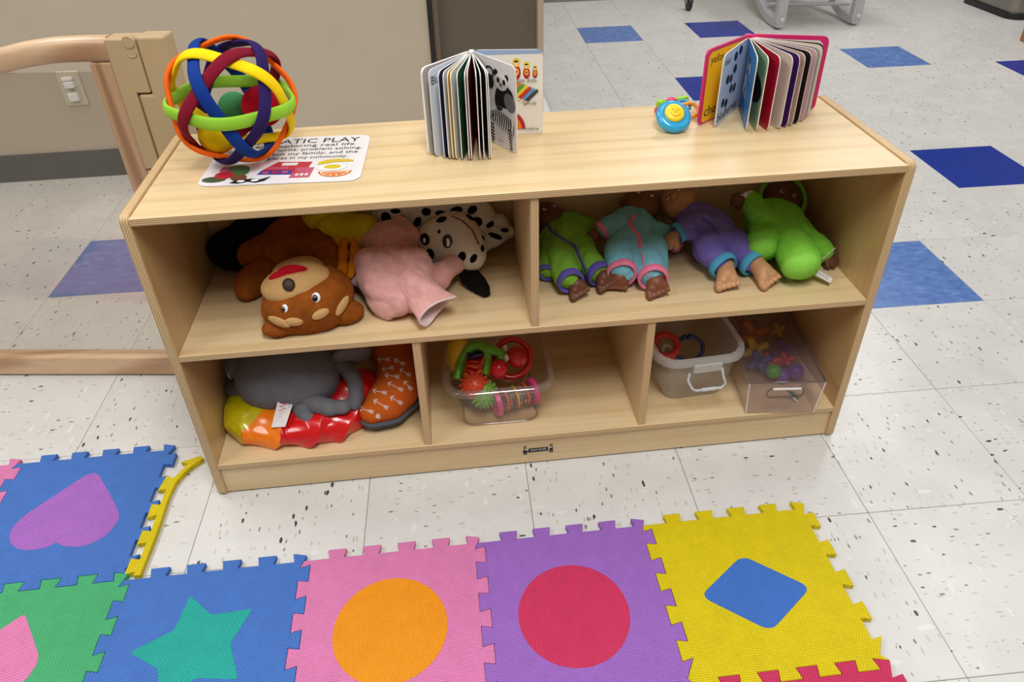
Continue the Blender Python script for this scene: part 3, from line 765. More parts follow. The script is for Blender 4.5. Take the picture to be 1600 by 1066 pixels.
# ------------------------------------------------------------------ laminated card under the ball
cBL = np.array([0.088, 0.094, H+0.0002]); cu_ = np.array([0.2555, -0.017, 0]); cv = np.array([0.0095, 0.189, 0])
def CP(u, v, z=0.0): return cBL+cu_*u+cv*v+np.array([0, 0, z])
card = thing('laminated_card', CP(0.5, 0.5), 'white laminated dramatic play card lying under the woven ball', 'sign')
MB().prism([p for p in roundpoly([CP(0, 0), CP(1, 0), CP(1, 1), CP(0, 1)], 0.022)], (0, 0, 0.0006), plain('laminated_white', (236, 232, 234), 0.25, coat=0.5), BLACK).build('sheet', card)
text('DRAMATIC PLAY', CP(0.09, 0.845, 0.0007), cu_, cv, 0.215, BLACK, card, 0.019)
for s, v0, u0, wd in (('I am exploring real life', 0.745, 0.20, 0.18), ('roles, taking turns, problem solving,', 0.655, 0.08, 0.225), ('learning about my family, and the', 0.565, 0.10, 0.215), ('helpers and places in my community.', 0.475, 0.10, 0.2)):
    text(s, CP(u0, v0, 0.0007), cu_, cv, wd, BLACK, card, 0.0135)
pc_ = {k: plain('print_'+k, c, 0.4) for k, c in dict(red=(186, 40, 52), rose=(190, 84, 110), blue=(44, 56, 140), green=(66, 110, 60), dgreen=(60, 84, 52), yellow=(214, 186, 40), egg=(222, 222, 224), orange=(216, 110, 50), cream=(244, 214, 170), brown=(120, 70, 44), grey=(150, 150, 156)).items()}
pb = MB(); lay = [0.0007]
def pp(pts, c): lay[0] += 0.00003; pb.poly([CP(u, v, lay[0]) for u, v in pts], c if not isinstance(c, str) else pc_[c])
def pe(u, v, ru, rv, c, a0=0, a1=2*PI, n=18): pp([(u+ru*math.cos(q), v+rv*math.sin(q)) for q in np.linspace(a0, a1, n, endpoint=(a1-a0 < 6))], c)
# play till
pp([(0.34, 0.19), (0.62, 0.16), (0.645, 0.26), (0.36, 0.27)], 'blue'); pp([(0.36, 0.27), (0.645, 0.26), (0.665, 0.42), (0.44, 0.44)], 'red'); pp([(0.55, 0.10), (0.68, 0.10), (0.69, 0.30), (0.58, 0.31)], 'rose')
pp([(0.47, 0.36), (0.57, 0.355), (0.575, 0.41), (0.475, 0.415)], 'egg'); pp([(0.39, 0.29), (0.52, 0.285), (0.525, 0.33), (0.40, 0.335)], 'rose')
for q in range(4): pp([(0.37+q*0.06, 0.205), (0.41+q*0.06, 0.203), (0.415+q*0.06, 0.24), (0.375+q*0.06, 0.242)], 'red' if q % 2 else 'rose')
for q in range(3): pp([(0.585+q*0.03, 0.14), (0.605+q*0.03, 0.14), (0.607+q*0.03, 0.18), (0.587+q*0.03, 0.18)], 'egg')
# banana, egg, orange slice
pp([(0.70, 0.35), (0.71, 0.41), (0.76, 0.45), (0.83, 0.46), (0.90, 0.44), (0.93, 0.42), (0.925, 0.39), (0.88, 0.395), (0.80, 0.39), (0.74, 0.35)], 'yellow')
pe(0.80, 0.29, 0.10, 0.075, 'egg'); pe(0.80, 0.29, 0.092, 0.066, WHITE); pe(0.805, 0.295, 0.055, 0.045, 'yellow')
pe(0.83, 0.205, 0.105, 0.115, 'orange', PI, 2*PI); pe(0.83, 0.20, 0.092, 0.098, 'cream', PI, 2*PI)
for q in range(5): a = PI+0.12+q*0.6; pp([(0.83, 0.19), (0.83+0.082*math.cos(a), 0.19+0.085*math.sin(a)), (0.83+0.082*math.cos(a+0.45), 0.19+0.085*math.sin(a+0.45))], 'orange')
# garden vegetables and a black mask
pe(0.20, 0.27, 0.085, 0.13, 'green'); pe(0.09, 0.12, 0.075, 0.055, 'dgreen'); pe(0.14, 0.20, 0.06, 0.075, 'red'); pe(0.24, 0.14, 0.05, 0.06, 'brown'); pe(0.12, 0.31, 0.03, 0.06, 'rose')
pp([(0.20, 0.04), (0.24, 0.10), (0.33, 0.11), (0.38, 0.09), (0.44, 0.14), (0.41, 0.06), (0.36, 0.03), (0.31, 0.055), (0.25, 0.025)], BLACK); pe(0.265, 0.067, 0.025, 0.022, WHITE); pe(0.35, 0.075, 0.025, 0.022, WHITE)
pb.build('printed_pictures', card)

# ------------------------------------------------------------------ board books standing open
def page_frame(sp, end_px, wd):
    e = Z(*end_px, H); d = (e-sp)*np.array([1, 1, 0]); d /= np.linalg.norm(d); return d
class Page:
    """a stiff page standing on its foot; u runs from the spine outwards, v upwards; side -1 is seen from the left, +1 from the right"""
    def __init__(s, sp, d, wd, ht, th, matL, matR, parent, name='page', edge=None, r=0.012):
        s.sp, s.d, s.w, s.h = sp, d, wd, ht; s.n = np.array([d[1], -d[0], 0.0]); s.th = th; s.parent = parent
        pts = roundpoly([(0, 0, 0), (wd, 0, 0), (wd, ht, 0), (0, ht, 0)], r, 4)
        P = [sp+d*p[0]+np.array([0, 0, p[1]]) for p in pts]; n = len(P); edge = edge or WHITE
        b = MB(); b.prism([p-s.n*th/2 for p in P], s.n*th, edge)
        # the two printed faces
        b.m[0] = b.mi(matR); b.m[1] = b.mi(matL)
        f0 = np.mean([np.array(b.v[q]) for q in b.f[0]], axis=0)
        if (f0-sp)@s.n > (np.mean([np.array(b.v[q]) for q in b.f[1]], axis=0)-sp)@s.n: b.m[0], b.m[1] = b.mi(matL), b.mi(matR)
        s.o = b.build(name, parent); s.k = 0
    def P(s, u, v, side):
        return s.sp+s.d*u*s.w+np.array([0, 0, v*s.h])+s.n*side*(s.th/2+0.00025+0.00006*s.k)
    def xd(s, side): return s.d if side == side else s.d
    def draw(s, shapes, side, name='printed_picture'):
        b = MB()
        for pts, mt in shapes: b.poly([s.P(u, v, side) for u, v in pts], mt); s.k += 1
        o = b.build(name, s.o); return o
    def write(s, t_, u0, v0, wd, mt, side, ht=None):
        # u runs outward from the spine; reading direction is viewer's left to right
        xd = s.d if side < 0 else s.d
        xr = -s.d if (np.cross(s.d, [0, 0, 1.0])@(s.n*side) < 0) else s.d
        o = s.P(u0, v0, side) if xr is s.d else s.P(u0+wd/s.w, v0, side)
        text(t_, o, xr, (0, 0, 1), wd, mt, s.o, ht, off=0.0003)
def E(u, v, ru, rv, a=0.0, n=18, a0=0, a1=2*PI):
    r = []
    for q in np.linspace(a0, a1, n, endpoint=(a1-a0) < 6.2): x, y = ru*math.cos(q), rv*math.sin(q); r.append((u+x*math.cos(a)-y*math.sin(a), v+x*math.sin(a)+y*math.cos(a)))
    return r
def prt(c, n='page_print', r=0.38): return plain(n, c, r)

# book one: black and white animals at the middle opening
sp1 = Z(737, 79, H+0.146)*np.array([1, 1, 0])+np.array([0, 0, H+0.0006]); w1, h1 = 0.1185, 0.1455
bk1 = thing('board_book', sp1, 'white board book standing open at black and white panda and zebra pages', 'book', 'board books standing on the shelf')
cream = prt((238, 232, 226)); pblue = prt((196, 212, 232)); EDGE1 = prt((240, 234, 228))
ends1 = [((668, 245), (236, 226, 222), (196, 188, 184)), ((674, 251), (90, 92, 104), (216, 220, 228)), ((690, 254), (200, 205, 215), (20, 38, 82)), ((698, 255), (230, 230, 228), (196, 194, 186)), ((705, 255.5), (226, 220, 200), (232, 176, 40)),
         ((710.5, 255.5), (226, 220, 210), (206, 208, 200)), ((721, 255.5), (220, 226, 220), (26, 84, 54)), ((733, 256), (210, 210, 208), (218, 202, 198)), ((737, 256), (190, 60, 50), (104, 34, 28)), ((751, 256), (150, 60, 50), (14, 14, 16)), ((758, 256), (26, 26, 30), (120, 120, 126)), ((767, 255), (20, 20, 24), (206, 190, 190)), ((769.5, 254), (200, 180, 180), (150, 140, 140))]
# the face seen beside an edge is the right face of that page up to the middle of the fan
Pg = []
for k, (e, cl, cr_) in enumerate(ends1):
    Pg.append(Page(sp1, page_frame(sp1, e, w1), w1, h1 if k else h1+0.001, 0.0016 if k else 0.0042, prt(cl), prt(cr_), bk1, 'page' if k else 'cover', EDGE1))
pan = Page(sp1, page_frame(sp1, (811, 243), w1), w1, h1, 0.0018, prt((226, 222, 222)), prt((230, 228, 224)), bk1, 'page', EDGE1)
cov = Page(sp1, page_frame(sp1, (849, 209), w1), w1, h1+0.001, 0.0022, prt((232, 227, 218)), prt((232, 227, 218)), bk1, 'cover', EDGE1)
b = MB(); b.tube([sp1+np.array([0, 0.0015, 0.0]), sp1+np.array([0, 0.0015, h1])], 0.005, EDGE1, 12); b.build('spine', bk1, smooth=40)
bk, wh, gr_, dk = prt((24, 24, 26)), prt((236, 234, 232)), prt((120, 120, 122)), prt((60, 60, 62))
side = -1 if (CAM-sp1)@np.array([pan.d[1], -pan.d[0], 0]) < 0 else 1
pan.draw([(E(0.74, 0.615, 0.21, 0.13, 0.1), bk), (E(0.86, 0.57, 0.13, 0.10, -0.4), gr_), (E(0.62, 0.55, 0.10, 0.12), bk), (E(0.56, 0.86, 0.05, 0.04), bk), (E(0.80, 0.84, 0.045, 0.036), bk), (E(0.68, 0.775, 0.145, 0.098), wh), (E(0.615, 0.785, 0.034, 0.032, 0.5), bk), (E(0.745, 0.78, 0.034, 0.032, -0.5), bk), (E(0.675, 0.735, 0.05, 0.03), prt((200, 200, 200))), (E(0.675, 0.745, 0.024, 0.014), bk), (E(0.42, 0.84, 0.10, 0.07), bk), (E(0.42, 0.84, 0.07, 0.045), wh), (E(0.43, 0.74, 0.09, 0.08), bk)], side)
zs = [(E(0.70, 0.335, 0.26, 0.10, -0.12), wh), (E(0.42, 0.36, 0.13, 0.09, 0.4), wh), ([(0.80, 0.30), (0.95, 0.28), (0.90, 0.18), (0.92, 0.05), (0.87, 0.05), (0.84, 0.18)], wh), ([(0.42, 0.28), (0.52, 0.27), (0.50, 0.06), (0.45, 0.06)], wh)]
for q in range(9):
    u = 0.46+q*0.05; hh = 0.095*math.sqrt(max(0.05, 1-((u-0.70)/0.28)**2)); v0 = 0.335-0.12*(u-0.70)
    zs.append(([(u, v0-hh), (u+0.024, v0-hh*0.9), (u+0.05, v0+hh*0.2), (u+0.03, v0+hh), (u+0.005, v0+hh), (u+0.02, v0+hh*0.2)], bk))
for q in range(6): zs.append(([(0.82+q*0.008, 0.27-q*0.035), (0.92-q*0.001, 0.255-q*0.035), (0.915, 0.238-q*0.035), (0.825+q*0.008, 0.25-q*0.035)], bk))
for q in range(5): zs.append(([(0.425, 0.26-q*0.04), (0.51, 0.25-q*0.04), (0.508, 0.233-q*0.04), (0.43, 0.24-q*0.04)], bk))
for q in range(3): zs.append(([(0.33+q*0.06, 0.40), (0.35+q*0.06, 0.41), (0.39+q*0.06, 0.30), (0.37+q*0.06, 0.29)], bk))
zs += [(E(0.90, 0.045, 0.03, 0.014), bk), (E(0.475, 0.055, 0.028, 0.014), bk), ([(0.955, 0.36), (0.97, 0.33), (0.96, 0.20), (0.945, 0.22)], bk)]
pan.draw(zs, side)
pan.write('panda', 0.60, 0.47, 0.016, gr_, side); pan.write('zebra', 0.60, 0.075, 0.016, gr_, side)
side = -1 if (CAM-sp1)@np.array([cov.d[1], -cov.d[0], 0]) < 0 else 1
R_, Yl, Or, Gn, Bu, Sk = prt((176, 24, 44)), prt((240, 200, 30)), prt((240, 120, 30)), prt((80, 160, 50)), prt((90, 150, 200)), prt((240, 205, 170))
sh = [([(0.02, 0.94), (0.985, 0.955), (0.97, 1.0), (0.02, 1.0)], prt((150, 172, 208)))]
for u, v, s in ((0.62, 0.78, 1.0), (0.765, 0.765, 0.78), (0.885, 0.75, 0.58)):
    sh += [(E(u, v-0.04*s, 0.062*s, 0.085*s), R_), (E(u, v+0.075*s, 0.056*s, 0.052*s), Yl), (E(u, v+0.066*s, 0.034*s, 0.034*s), Sk), (E(u, v-0.03*s, 0.036*s, 0.04*s), Yl), (E(u, v-0.03*s, 0.018*s, 0.02*s), R_), (E(u, v+0.088*s, 0.03*s, 0.012*s), bk)]
for q, c in enumerate((R_, Or, Gn, Yl, prt((210, 40, 40)), Bu, dk)):
    u = 0.44+q*0.05; v = 0.52-q*0.017
    sh += [([(u, v), (u+0.04, v-0.02), (u+0.20, v+0.11), (u+0.165, v+0.13)], c), ([(u, v), (u+0.04, v-0.02), (u+0.0, v-0.045)], Sk)]
for r, c in ((0.28, R_), (0.225, Or), (0.17, prt((225, 40, 40))), (0.11, Yl)): sh.append((E(0.46, 0.07, r, r*0.82, n=14, a0=0, a1=PI/2)+[(0.46, 0.07)], c))
cov.draw(sh, side); cov.write('Russian dolls', 0.52, 0.635, 0.046, dk, side); cov.write('pencils', 0.72, 0.355, 0.022, dk, side); cov.write('rainbow', 0.72, 0.055, 0.026, dk, side)
def vside(pg): return -1 if (CAM-pg.sp-pg.d*pg.w*0.6)@pg.n < 0 else 1
s2 = vside(Pg[1])
Pg[1].write('Blue', 0.735, 0.83, 0.027, bk, s2, 0.013)
Pg[1].draw([(E(0.72, 0.60, 0.07, 0.05), bk), (E(0.78, 0.50, 0.03, 0.11), dk), (E(0.55, 0.24, 0.16, 0.16), bk), (E(0.55, 0.22, 0.10, 0.13), wh), (E(0.70, 0.13, 0.05, 0.02), bk)], s2)
Pg[7].draw([(E(0.62, 0.48, 0.30, 0.22), prt((168, 52, 28)))], vside(Pg[7])); Pg[7].write('Red', 0.62, 0.82, 0.024, prt((110, 60, 50)), vside(Pg[7]))

# book two: colours, with a pink cover
sp2 = Z(1171, 55, H+0.131)*np.array([1, 1, 0])+np.array([0, 0, H+0.0006]); w2, h2 = 0.128, 0.128
bk2 = thing('board_book', sp2, 'pink covered board book of colours standing open at yellow and blue pages', 'book', 'board books standing on the shelf')
PKC = prt((206, 34, 104)); EDGE2 = prt((236, 226, 216)); yel = prt((240, 184, 20)); lbl = prt((196, 210, 232)); bl2 = prt((28, 112, 178))
ends2 = [((1118, 199), (220, 224, 234), (196, 210, 232)), ((1165, 206), (28, 112, 178), (60, 120, 170)), ((1181, 206), (148, 178, 140), (140, 170, 130)), ((1198, 205), (178, 12, 48), (178, 12, 48)), ((1215, 202), (204, 196, 184), (204, 196, 184)), ((1225, 200), (62, 22, 96), (62, 22, 96)), ((1233, 198), (196, 158, 142), (196, 158, 142)), ((1242, 195), (22, 20, 20), (22, 20, 20)), ((1251, 191), (206, 164, 166), (200, 160, 160)), ((1258, 188), (150, 150, 152), (150, 150, 152)), ((1265, 184), (226, 204, 178), (226, 204, 178)), ((1269, 180), (60, 40, 36), (200, 190, 180))]
cvl = Page(sp2, page_frame(sp2, (1092, 196), w2), w2+0.006, h2+0.005, 0.0035, PKC, PKC, bk2, 'cover', PKC)
Q = []
for e, cl, cr_ in ends2: Q.append(Page(sp2, page_frame(sp2, e, w2), w2, h2, 0.0016, prt(cl), prt(cr_), bk2, 'page', EDGE2, 0.014))
cvr = Page(sp2, page_frame(sp2, (1276, 172), w2), w2+0.008, h2+0.005, 0.0045, PKC, PKC, bk2, 'cover', PKC)
b = MB(); b.tube([sp2+np.array([0, 0.004, 0.0]), sp2+np.array([0, 0.004, h2+0.003])], 0.006, PKC, 12); b.build('spine', bk2, smooth=40)
s0_ = vside(cvl); cvl.draw([([(0, 0.02), (0.90, 0.02), (0.945, 0.06), (0.945, 0.90), (0.89, 0.955), (0, 0.955)], yel)], s0_, 'endpaper'); sR_ = vside(cvr); cvr.draw([([(0, 0.02), (0.89, 0.02), (0.93, 0.06), (0.93, 0.90), (0.88, 0.945), (0, 0.945)], prt((214, 206, 200)))], sR_, 'endpaper')
cvl.write('yellow', 0.53, 0.77, 0.049, BLACK, s0_, 0.018); cvl.write('cheese', 0.345, 0.10, 0.075, BLACK, s0_, 0.018)
sA = vside(Q[0]); nav = prt((34, 38, 62)); 
Q[0].draw([(E(0.50, 0.86, 0.07, 0.062, 0.3), nav), (E(0.32, 0.90, 0.07, 0.06, 0.3), nav), (E(0.46, 0.68, 0.07, 0.062, 0.3), nav), (E(0.72, 0.60, 0.07, 0.062, 0.3), nav), (E(0.58, 0.58, 0.06, 0.06, 0.3), nav), (E(0.52, 0.42, 0.06, 0.062, 0.3), nav), (E(0.38, 0.40, 0.06, 0.06, 0.3), nav), (E(0.80, 0.30, 0.06, 0.062, 0.3), nav), (E(0.66, 0.26, 0.06, 0.06, 0.3), nav)], sA)
Q[0].write('blue', 0.72, 0.84, 0.026, dk, sA); Q[0].write('blueberries', 0.18, 0.06, 0.098, BLACK, sA, 0.018)
sB = vside(Q[1]); pal = prt((190, 196, 204))
Q[1].draw([(E(0.45, 0.78, 0.09, 0.07, 0.3), nav), (E(0.55, 0.72, 0.06, 0.08, 0.2), pal), (E(0.36, 0.70, 0.05, 0.05), pal), (E(0.35, 0.50, 0.10, 0.09, 0.3), pal), (E(0.28, 0.36, 0.06, 0.07), pal), (E(0.52, 0.38, 0.05, 0.09, 0.2), pal), (E(0.35, 0.22, 0.05, 0.05), nav)], sB)
Q[1].write('jeans', 0.2, 0.07, 0.05, nav, sB, 0.016)
Q[2].draw([(E(0.55, 0.50, 0.40, 0.20), BLACK)], vside(Q[2]))
Q[7].draw([(E(0.78, 0.36, 0.08, 0.04), prt((200, 130, 130)))], vside(Q[7]))

# ------------------------------------------------------------------ teether beside the pink book
tc_ = Z(1052, 183, H+0.022)
tee = thing('teether_rattle', (tc_[0], tc_[1], H), 'small blue and yellow teether rattle beside the pink covered book', 'toy')
TB = plain('teether_blue', (40, 158, 208), 0.25, coat=0.4); TY = plain('teether_yellow', (244, 208, 40), 0.35); TG = plain('teether_lime', (150, 212, 40), 0.4); TP = plain('teether_pink', (232, 70, 120), 0.4); TO = plain('teether_orange', (240, 150, 40), 0.4)
nrm_ = np.array([0.05, -0.62, 0.78]); nrm_ /= np.linalg.norm(nrm_)
b = MB(); b.lathe(tc_, nrm_, [(0.004, -0.013), (0.020, -0.012), (0.029, -0.006), (0.0315, 0.0), (0.030, 0.006), (0.0245, 0.0095), (0.021, 0.0095), (0.019, 0.007), (0.004, 0.007)], TB, 36); b.build('ring', tee, smooth=50)
fc = tc_+nrm_*0.007+UP*0.0035
b = MB(); b.lathe(fc, nrm_, [(0.0175, -0.004), (0.0175, 0.002), (0.015, 0.0045), (0.004, 0.0052), (0.0005, 0.0052)], TY, 32); fr_ = b.build('face', tee, smooth=50)
u_ = RT-nrm_*(RT@nrm_); u_ /= np.linalg.norm(u_); v_ = np.cross(nrm_, u_)
b = MB(); TY2 = plain('teether_yellow_relief', (226, 184, 24), 0.35)
b.tube(arc(fc+nrm_*0.005, u_, v_, 0.009, PI*1.1, PI*1.9, 8), 0.0012, TY2, 6)
for q in (-0.005, 0.005): b.ball(fc+nrm_*0.005+u_*q+v_*0.004, (0.002, 0.002, 0.002), TY2, 10, 6)
b.ball(fc+nrm_*0.0052, 0.0022, TY2, 10, 6); b.build('smile', tee, smooth=60)
b = MB(); g0 = Z(1034, 163, H+0.02); b.ball(g0, (0.012, 0.007, 0.010), TG, 16, 10, rot=rotm(0.3, 0.5, 0.3)); g1 = Z(1066, 157, H+0.018); b1_ = MB(); b1_.prism(roundpoly([g1+np.array(p) for p in ((-0.014, 0, -0.006), (0.013, 0, -0.003), (0.011, 0, 0.007), (-0.012, 0, 0.004))], 0.003), (0, 0.008, 0), TG)
for q in range(4): b.tube([g0+np.array([-0.010+q*0.006, -0.007, 0.007]), g0+np.array([-0.006+q*0.006, -0.007, -0.006])], 0.0014, TG, 6)
b.build('lime_bead', tee, smooth=45); b1_.build('lime_tab', tee, smooth=45, bevel=0.001)
b = MB(); p0_ = Z(1049, 159, H+0.016); b.ball(p0_, (0.0105, 0.008, 0.009), TP, 16, 10)
for q in range(3): b.tube([p0_+np.array([-0.009, -0.006, -0.003+q*0.004]), p0_+np.array([0.009, -0.006, -0.002+q*0.004])], 0.0012, TP, 6)
b.build('pink_bead', tee, smooth=45)
b = MB(); k0 = Z(1079, 172, H+0.014); b.tube(arc(k0, u_, v_, 0.014, -2.4, 2.4, 16), 0.0034, TO, 8)
b.build('orange_loop', tee, smooth=60)
b = MB(); b.tube(arc(Z(1068, 166, H+0.017), u_, v_, 0.012, -0.4, 2.8, 14), 0.003, TB, 8); b.build('blue_loop', tee, smooth=60)
b = MB(); b.ball(Z(1027, 172, H+0.008), 0.006, TP, 12, 8); b.build('pink_bead', tee, smooth=60)

# ------------------------------------------------------------------ furniture at the far side of the room
RM = plain('grey_rocker_paint', (186, 186, 188), 0.35, coat=0.2); RS = plain('grey_rocker_cushion', (120, 120, 124), 0.9)
rk = thing('rocking_chair', (2.55, 3.3, 0), 'pale grey rocking chair on curved runners, far end of the room', 'chair')
for x in (2.33, 2.755):
    b = MB(); b.loft([[np.array([x, 2.985+(0.47+r)*math.sin(a), 0.475-(0.47+r)*math.cos(a)])+np.array([sx, 0, 0]) for sx, r in ((-0.021, 0), (0.021, 0), (0.021, -0.045), (-0.021, -0.045))] for a in np.linspace(-0.17, 1.45, 26)], RM); b.build('runner', rk, bevel=0.005)
    MB().box((x-0.026, 2.905, 0.03), (x+0.026, 2.955, 0.46), RM).build('leg', rk, bevel=0.008)
    MB().box((x-0.022, 3.36, 0.24), (x+0.022, 3.41, 0.46), RM).build('leg', rk, bevel=0.008)
    b = MB(); b.lathe((x, 2.90, 0.055), (0, -1, 0), [(0.011, 0), (0.011, 0.004), (0.006, 0.007)], plain('bolt_cap', (214, 214, 214), 0.3), 14); b.build('bolt_cap', rk, smooth=40)
b = MB(); b.tube([(2.33, 3.10, 0.09), (2.755, 3.02, 0.09)], 0.010, RM, 10); b.build('cross_rod', rk, smooth=40)
MB().box((2.30, 2.90, 0.46), (2.79, 3.5, 0.56), RS).build('seat_cushion', rk, bevel=0.02, seg=3)
MB().box((2.30, 3.5, 0.46), (2.79, 3.62, 1.05), RS).build('back_cushion', rk, bevel=0.02, seg=3)
cs = thing('caster', (1.985, 3.42, 0), 'small black caster wheel on the white floor, left of the rocking chair', 'caster')
b = MB(); b.lathe((1.972, 3.42, 0.038), (1, 0, 0), [(0.012, 0), (0.036, 0.002), (0.038, 0.006), (0.038, 0.02), (0.036, 0.024), (0.012, 0.026)], plain('caster_rubber', (38, 36, 34), 0.5), 24); b.build('wheel', cs, smooth=40)
MB().box((1.965, 3.40, 0.04), (1.970, 3.45, 0.10), SCW).box((2.000, 3.40, 0.04), (2.005, 3.45, 0.10), SCW).box((1.965, 3.40, 0.095), (2.005, 3.45, 0.10), SCW).build('fork', cs, bevel=0.001)
tr = thing('trash_can', (3.85, 3.07, 0), 'stainless steel trash can with a black base at the far right', 'trash can')
STL = plain('brushed_steel', (150, 146, 138), 0.38, metal=0.85, var=0.05, vscale=12)
BK = plain('black_plastic', (20, 20, 20), 0.35)
MB().loft([rrect(3.84, 3.08, 0.235, 0.235, 0.07, z, 6) for z in (0.0, 0.035)], BK).build('base', tr, smooth=40, bevel=0.003)
MB().loft([rrect(3.84, 3.08, 0.226, 0.226, 0.066, z, 6) for z in (0.035, 0.62)], STL).build('body', tr, smooth=40)
MB().loft([rrect(3.84, 3.08, 0.23, 0.23, 0.068, z, 6) for z in (0.62, 0.66)], BK).build('lid', tr, smooth=40, bevel=0.004)
CW = wood('chair_oak', (186, 124, 62), (158, 98, 44), 'Z', 0.4, 0.2)
ch = thing('wooden_chair', (3.6, 2.6, 0), 'honey coloured wooden chair whose leg shows at the right frame edge', 'chair')
for x, y in ((3.425, 2.17), (3.75, 2.17), (3.425, 2.48), (3.75, 2.48)):
    dx = -0.02 if x < 3.5 else 0.02
    b = MB(); b.loft([[(x+a*0.018+dx*0*f, y+c*0.018, z) for a, c in ((-1, -1), (1, -1), (1, 1), (-1, 1))] for z, f in ((0, 1), (0.33, 0))], CW); b.build('leg', ch, bevel=0.005)
MB().box((3.40, 2.14, 0.33), (3.78, 2.51, 0.355), CW).build('seat', ch, bevel=0.006)
for x in (3.42, 3.76): MB().box((x-0.015, 2.14, 0.355), (x+0.015, 2.17, 0.66), CW).build('back_post', ch, bevel=0.004)
MB().box((3.42, 2.145, 0.56), (3.76, 2.165, 0.66), CW).build('backrest', ch, bevel=0.004)

# ------------------------------------------------------------------ soft toys on the middle shelf
ZM, ZB = 0.3405, 0.0815
BACK = [(1, 1, 0.3085)]
def dirn(a, b): d = np.asarray(b, float)-np.asarray(a, float); return d/np.linalg.norm(d)
PUP_BLACK = plain('pupil_black', (12, 12, 12), 0.2, coat=0.6); PUP_WHITE = plain('eye_white', (236, 234, 230), 0.3)

# brown bear puppet, face upside down towards the front
BR_ = plush('brown_plush', (142, 76, 24), 0.22); TAN_ = plush('tan_plush', (204, 160, 104), 0.10); DKB = plain('brown_nose', (58, 38, 28), 0.6, sheen=0.3); REDF = plush('red_felt', (190, 20, 36), 0.06)
bear = thing('bear_puppet', (0.2, 0.14, ZM), 'brown bear hand puppet with a tan muzzle, lying face up on the middle shelf', 'puppet', 'hand puppets on the middle shelf')
hc = Z(480, 470, 0.385)
hd = sdf('head', [B(hc, (0.070, 0.050, 0.046), (0, 0, 0.1)), B(Z(505, 455, 0.39), (0.050, 0.045, 0.045)), B(Z(455, 485, 0.372), (0.045, 0.034, 0.032)), B(Z(490, 490, 0.365), (0.044, 0.028, 0.028))], BR_, bear, k=0.03, h=0.0028, wr=0.0022, wf=75, floor=ZM, seed=1)
mz = sdf('muzzle', [B(Z(450, 450, 0.415), (0.044, 0.034, 0.030)), B(Z(482, 438, 0.42), (0.042, 0.032, 0.030)), B(Z(470, 428, 0.405), (0.05, 0.034, 0.03))], TAN_, bear, k=0.03, h=0.0026, wr=0.0016, wf=80, floor=ZM, seed=2, cut=[K(Z(420, 434, 0.445), Z(448, 423, 0.452), 0.004, 0.006), K(Z(448, 423, 0.452), Z(478, 420, 0.450), 0.006, 0.004)])
sf = Surf(mz, hd)
b = MB(); sf.disc(b, 436, 429, 0.018, 0.0065, REDF, 0.42, 0.005); sf.disc(b, 452, 422, 0.021, 0.0085, REDF, 0.2, 0.005); sf.disc(b, 468, 420, 0.013, 0.0055, REDF, -0.05, 0.005); b.build('mouth', bear, smooth=80)
b = MB(); sf.disc(b, 451, 445, 0.0105, 0.0115, DKB, 0.5, 0.007); b.build('nose', bear, smooth=80)
for ex, ey, s in ((494, 465, 1.0), (445, 482, 0.8)):
    b = MB(); h_ = sf.disc(b, ex, ey, 0.0072*s, 0.0088*s, PUP_WHITE, 0.1, 0.003); e_ = b.build('eye', bear, smooth=80)
    b = MB(); sf.disc(b, ex-1.5, ey+1, 0.005*s, 0.0065*s, PUP_BLACK, 0.1, 0.0035, 0.001); sf.disc(b, ex-1.5, ey-1, 0.0013*s, 0.0016*s, PUP_WHITE, 0, 0.0045, 0.001); b.build('pupil', e_, smooth=80)
for ex, ey, an in ((501, 491, 0.35), (459, 503, -0.12)):
    b = MB(); sf.disc(b, ex, ey, 0.0155, 0.0085, TAN_, an, 0.005); b.build('eyebrow', bear, smooth=80)
for (ax, ay, az), (ix, iy, ia), r in (((541, 488, 0.358), (535, 478, 0.75), (0.031, 0.024, 0.021)), ((437, 511, 0.356), (436, 503, -0.35), (0.030, 0.020, 0.0155))):
    e_ = sdf('ear', [B(Z(ax, ay, az), r, (0, 0, 0.2))], BR_, bear, h=0.0022, floor=ZM)
    b = MB(); Surf(e_, hd).disc(b, ix, iy, 0.020, 0.0085, TAN_, ia, 0.004); b.build('inner_ear', e_, smooth=80)
sdf('body', [B(Z(460, 382, 0.40), (0.070, 0.060, 0.045)), B(Z(455, 362, 0.41), (0.055, 0.05, 0.045)), B(Z(402, 395, 0.392), (0.030, 0.028, 0.028)), K(Z(398, 400, 0.395), Z(440, 395, 0.41), 0.022), B(Z(505, 400, 0.40), (0.045, 0.045, 0.042))], BR_, bear, k=0.022, h=0.003, wr=0.007, wf=85, floor=ZM, seed=3, wall=BACK)
sdf('arm', CH([Z(418, 418, 0.385), Z(398, 436, 0.37), Z(385, 452, 0.364)], [0.025, 0.026, 0.022])+[B(Z(383, 440, 0.37), (0.017, 0.017, 0.016))], BR_, bear, k=0.015, h=0.0026, wr=0.0025, wf=70, floor=ZM, seed=4)
sdf('arm', CH([Z(495, 372, 0.43), Z(510, 392, 0.425), Z(516, 412, 0.415)], [0.017, 0.021, 0.017]), BR_, bear, k=0.012, h=0.0026, wr=0.0025, wf=80, floor=ZM, seed=5)

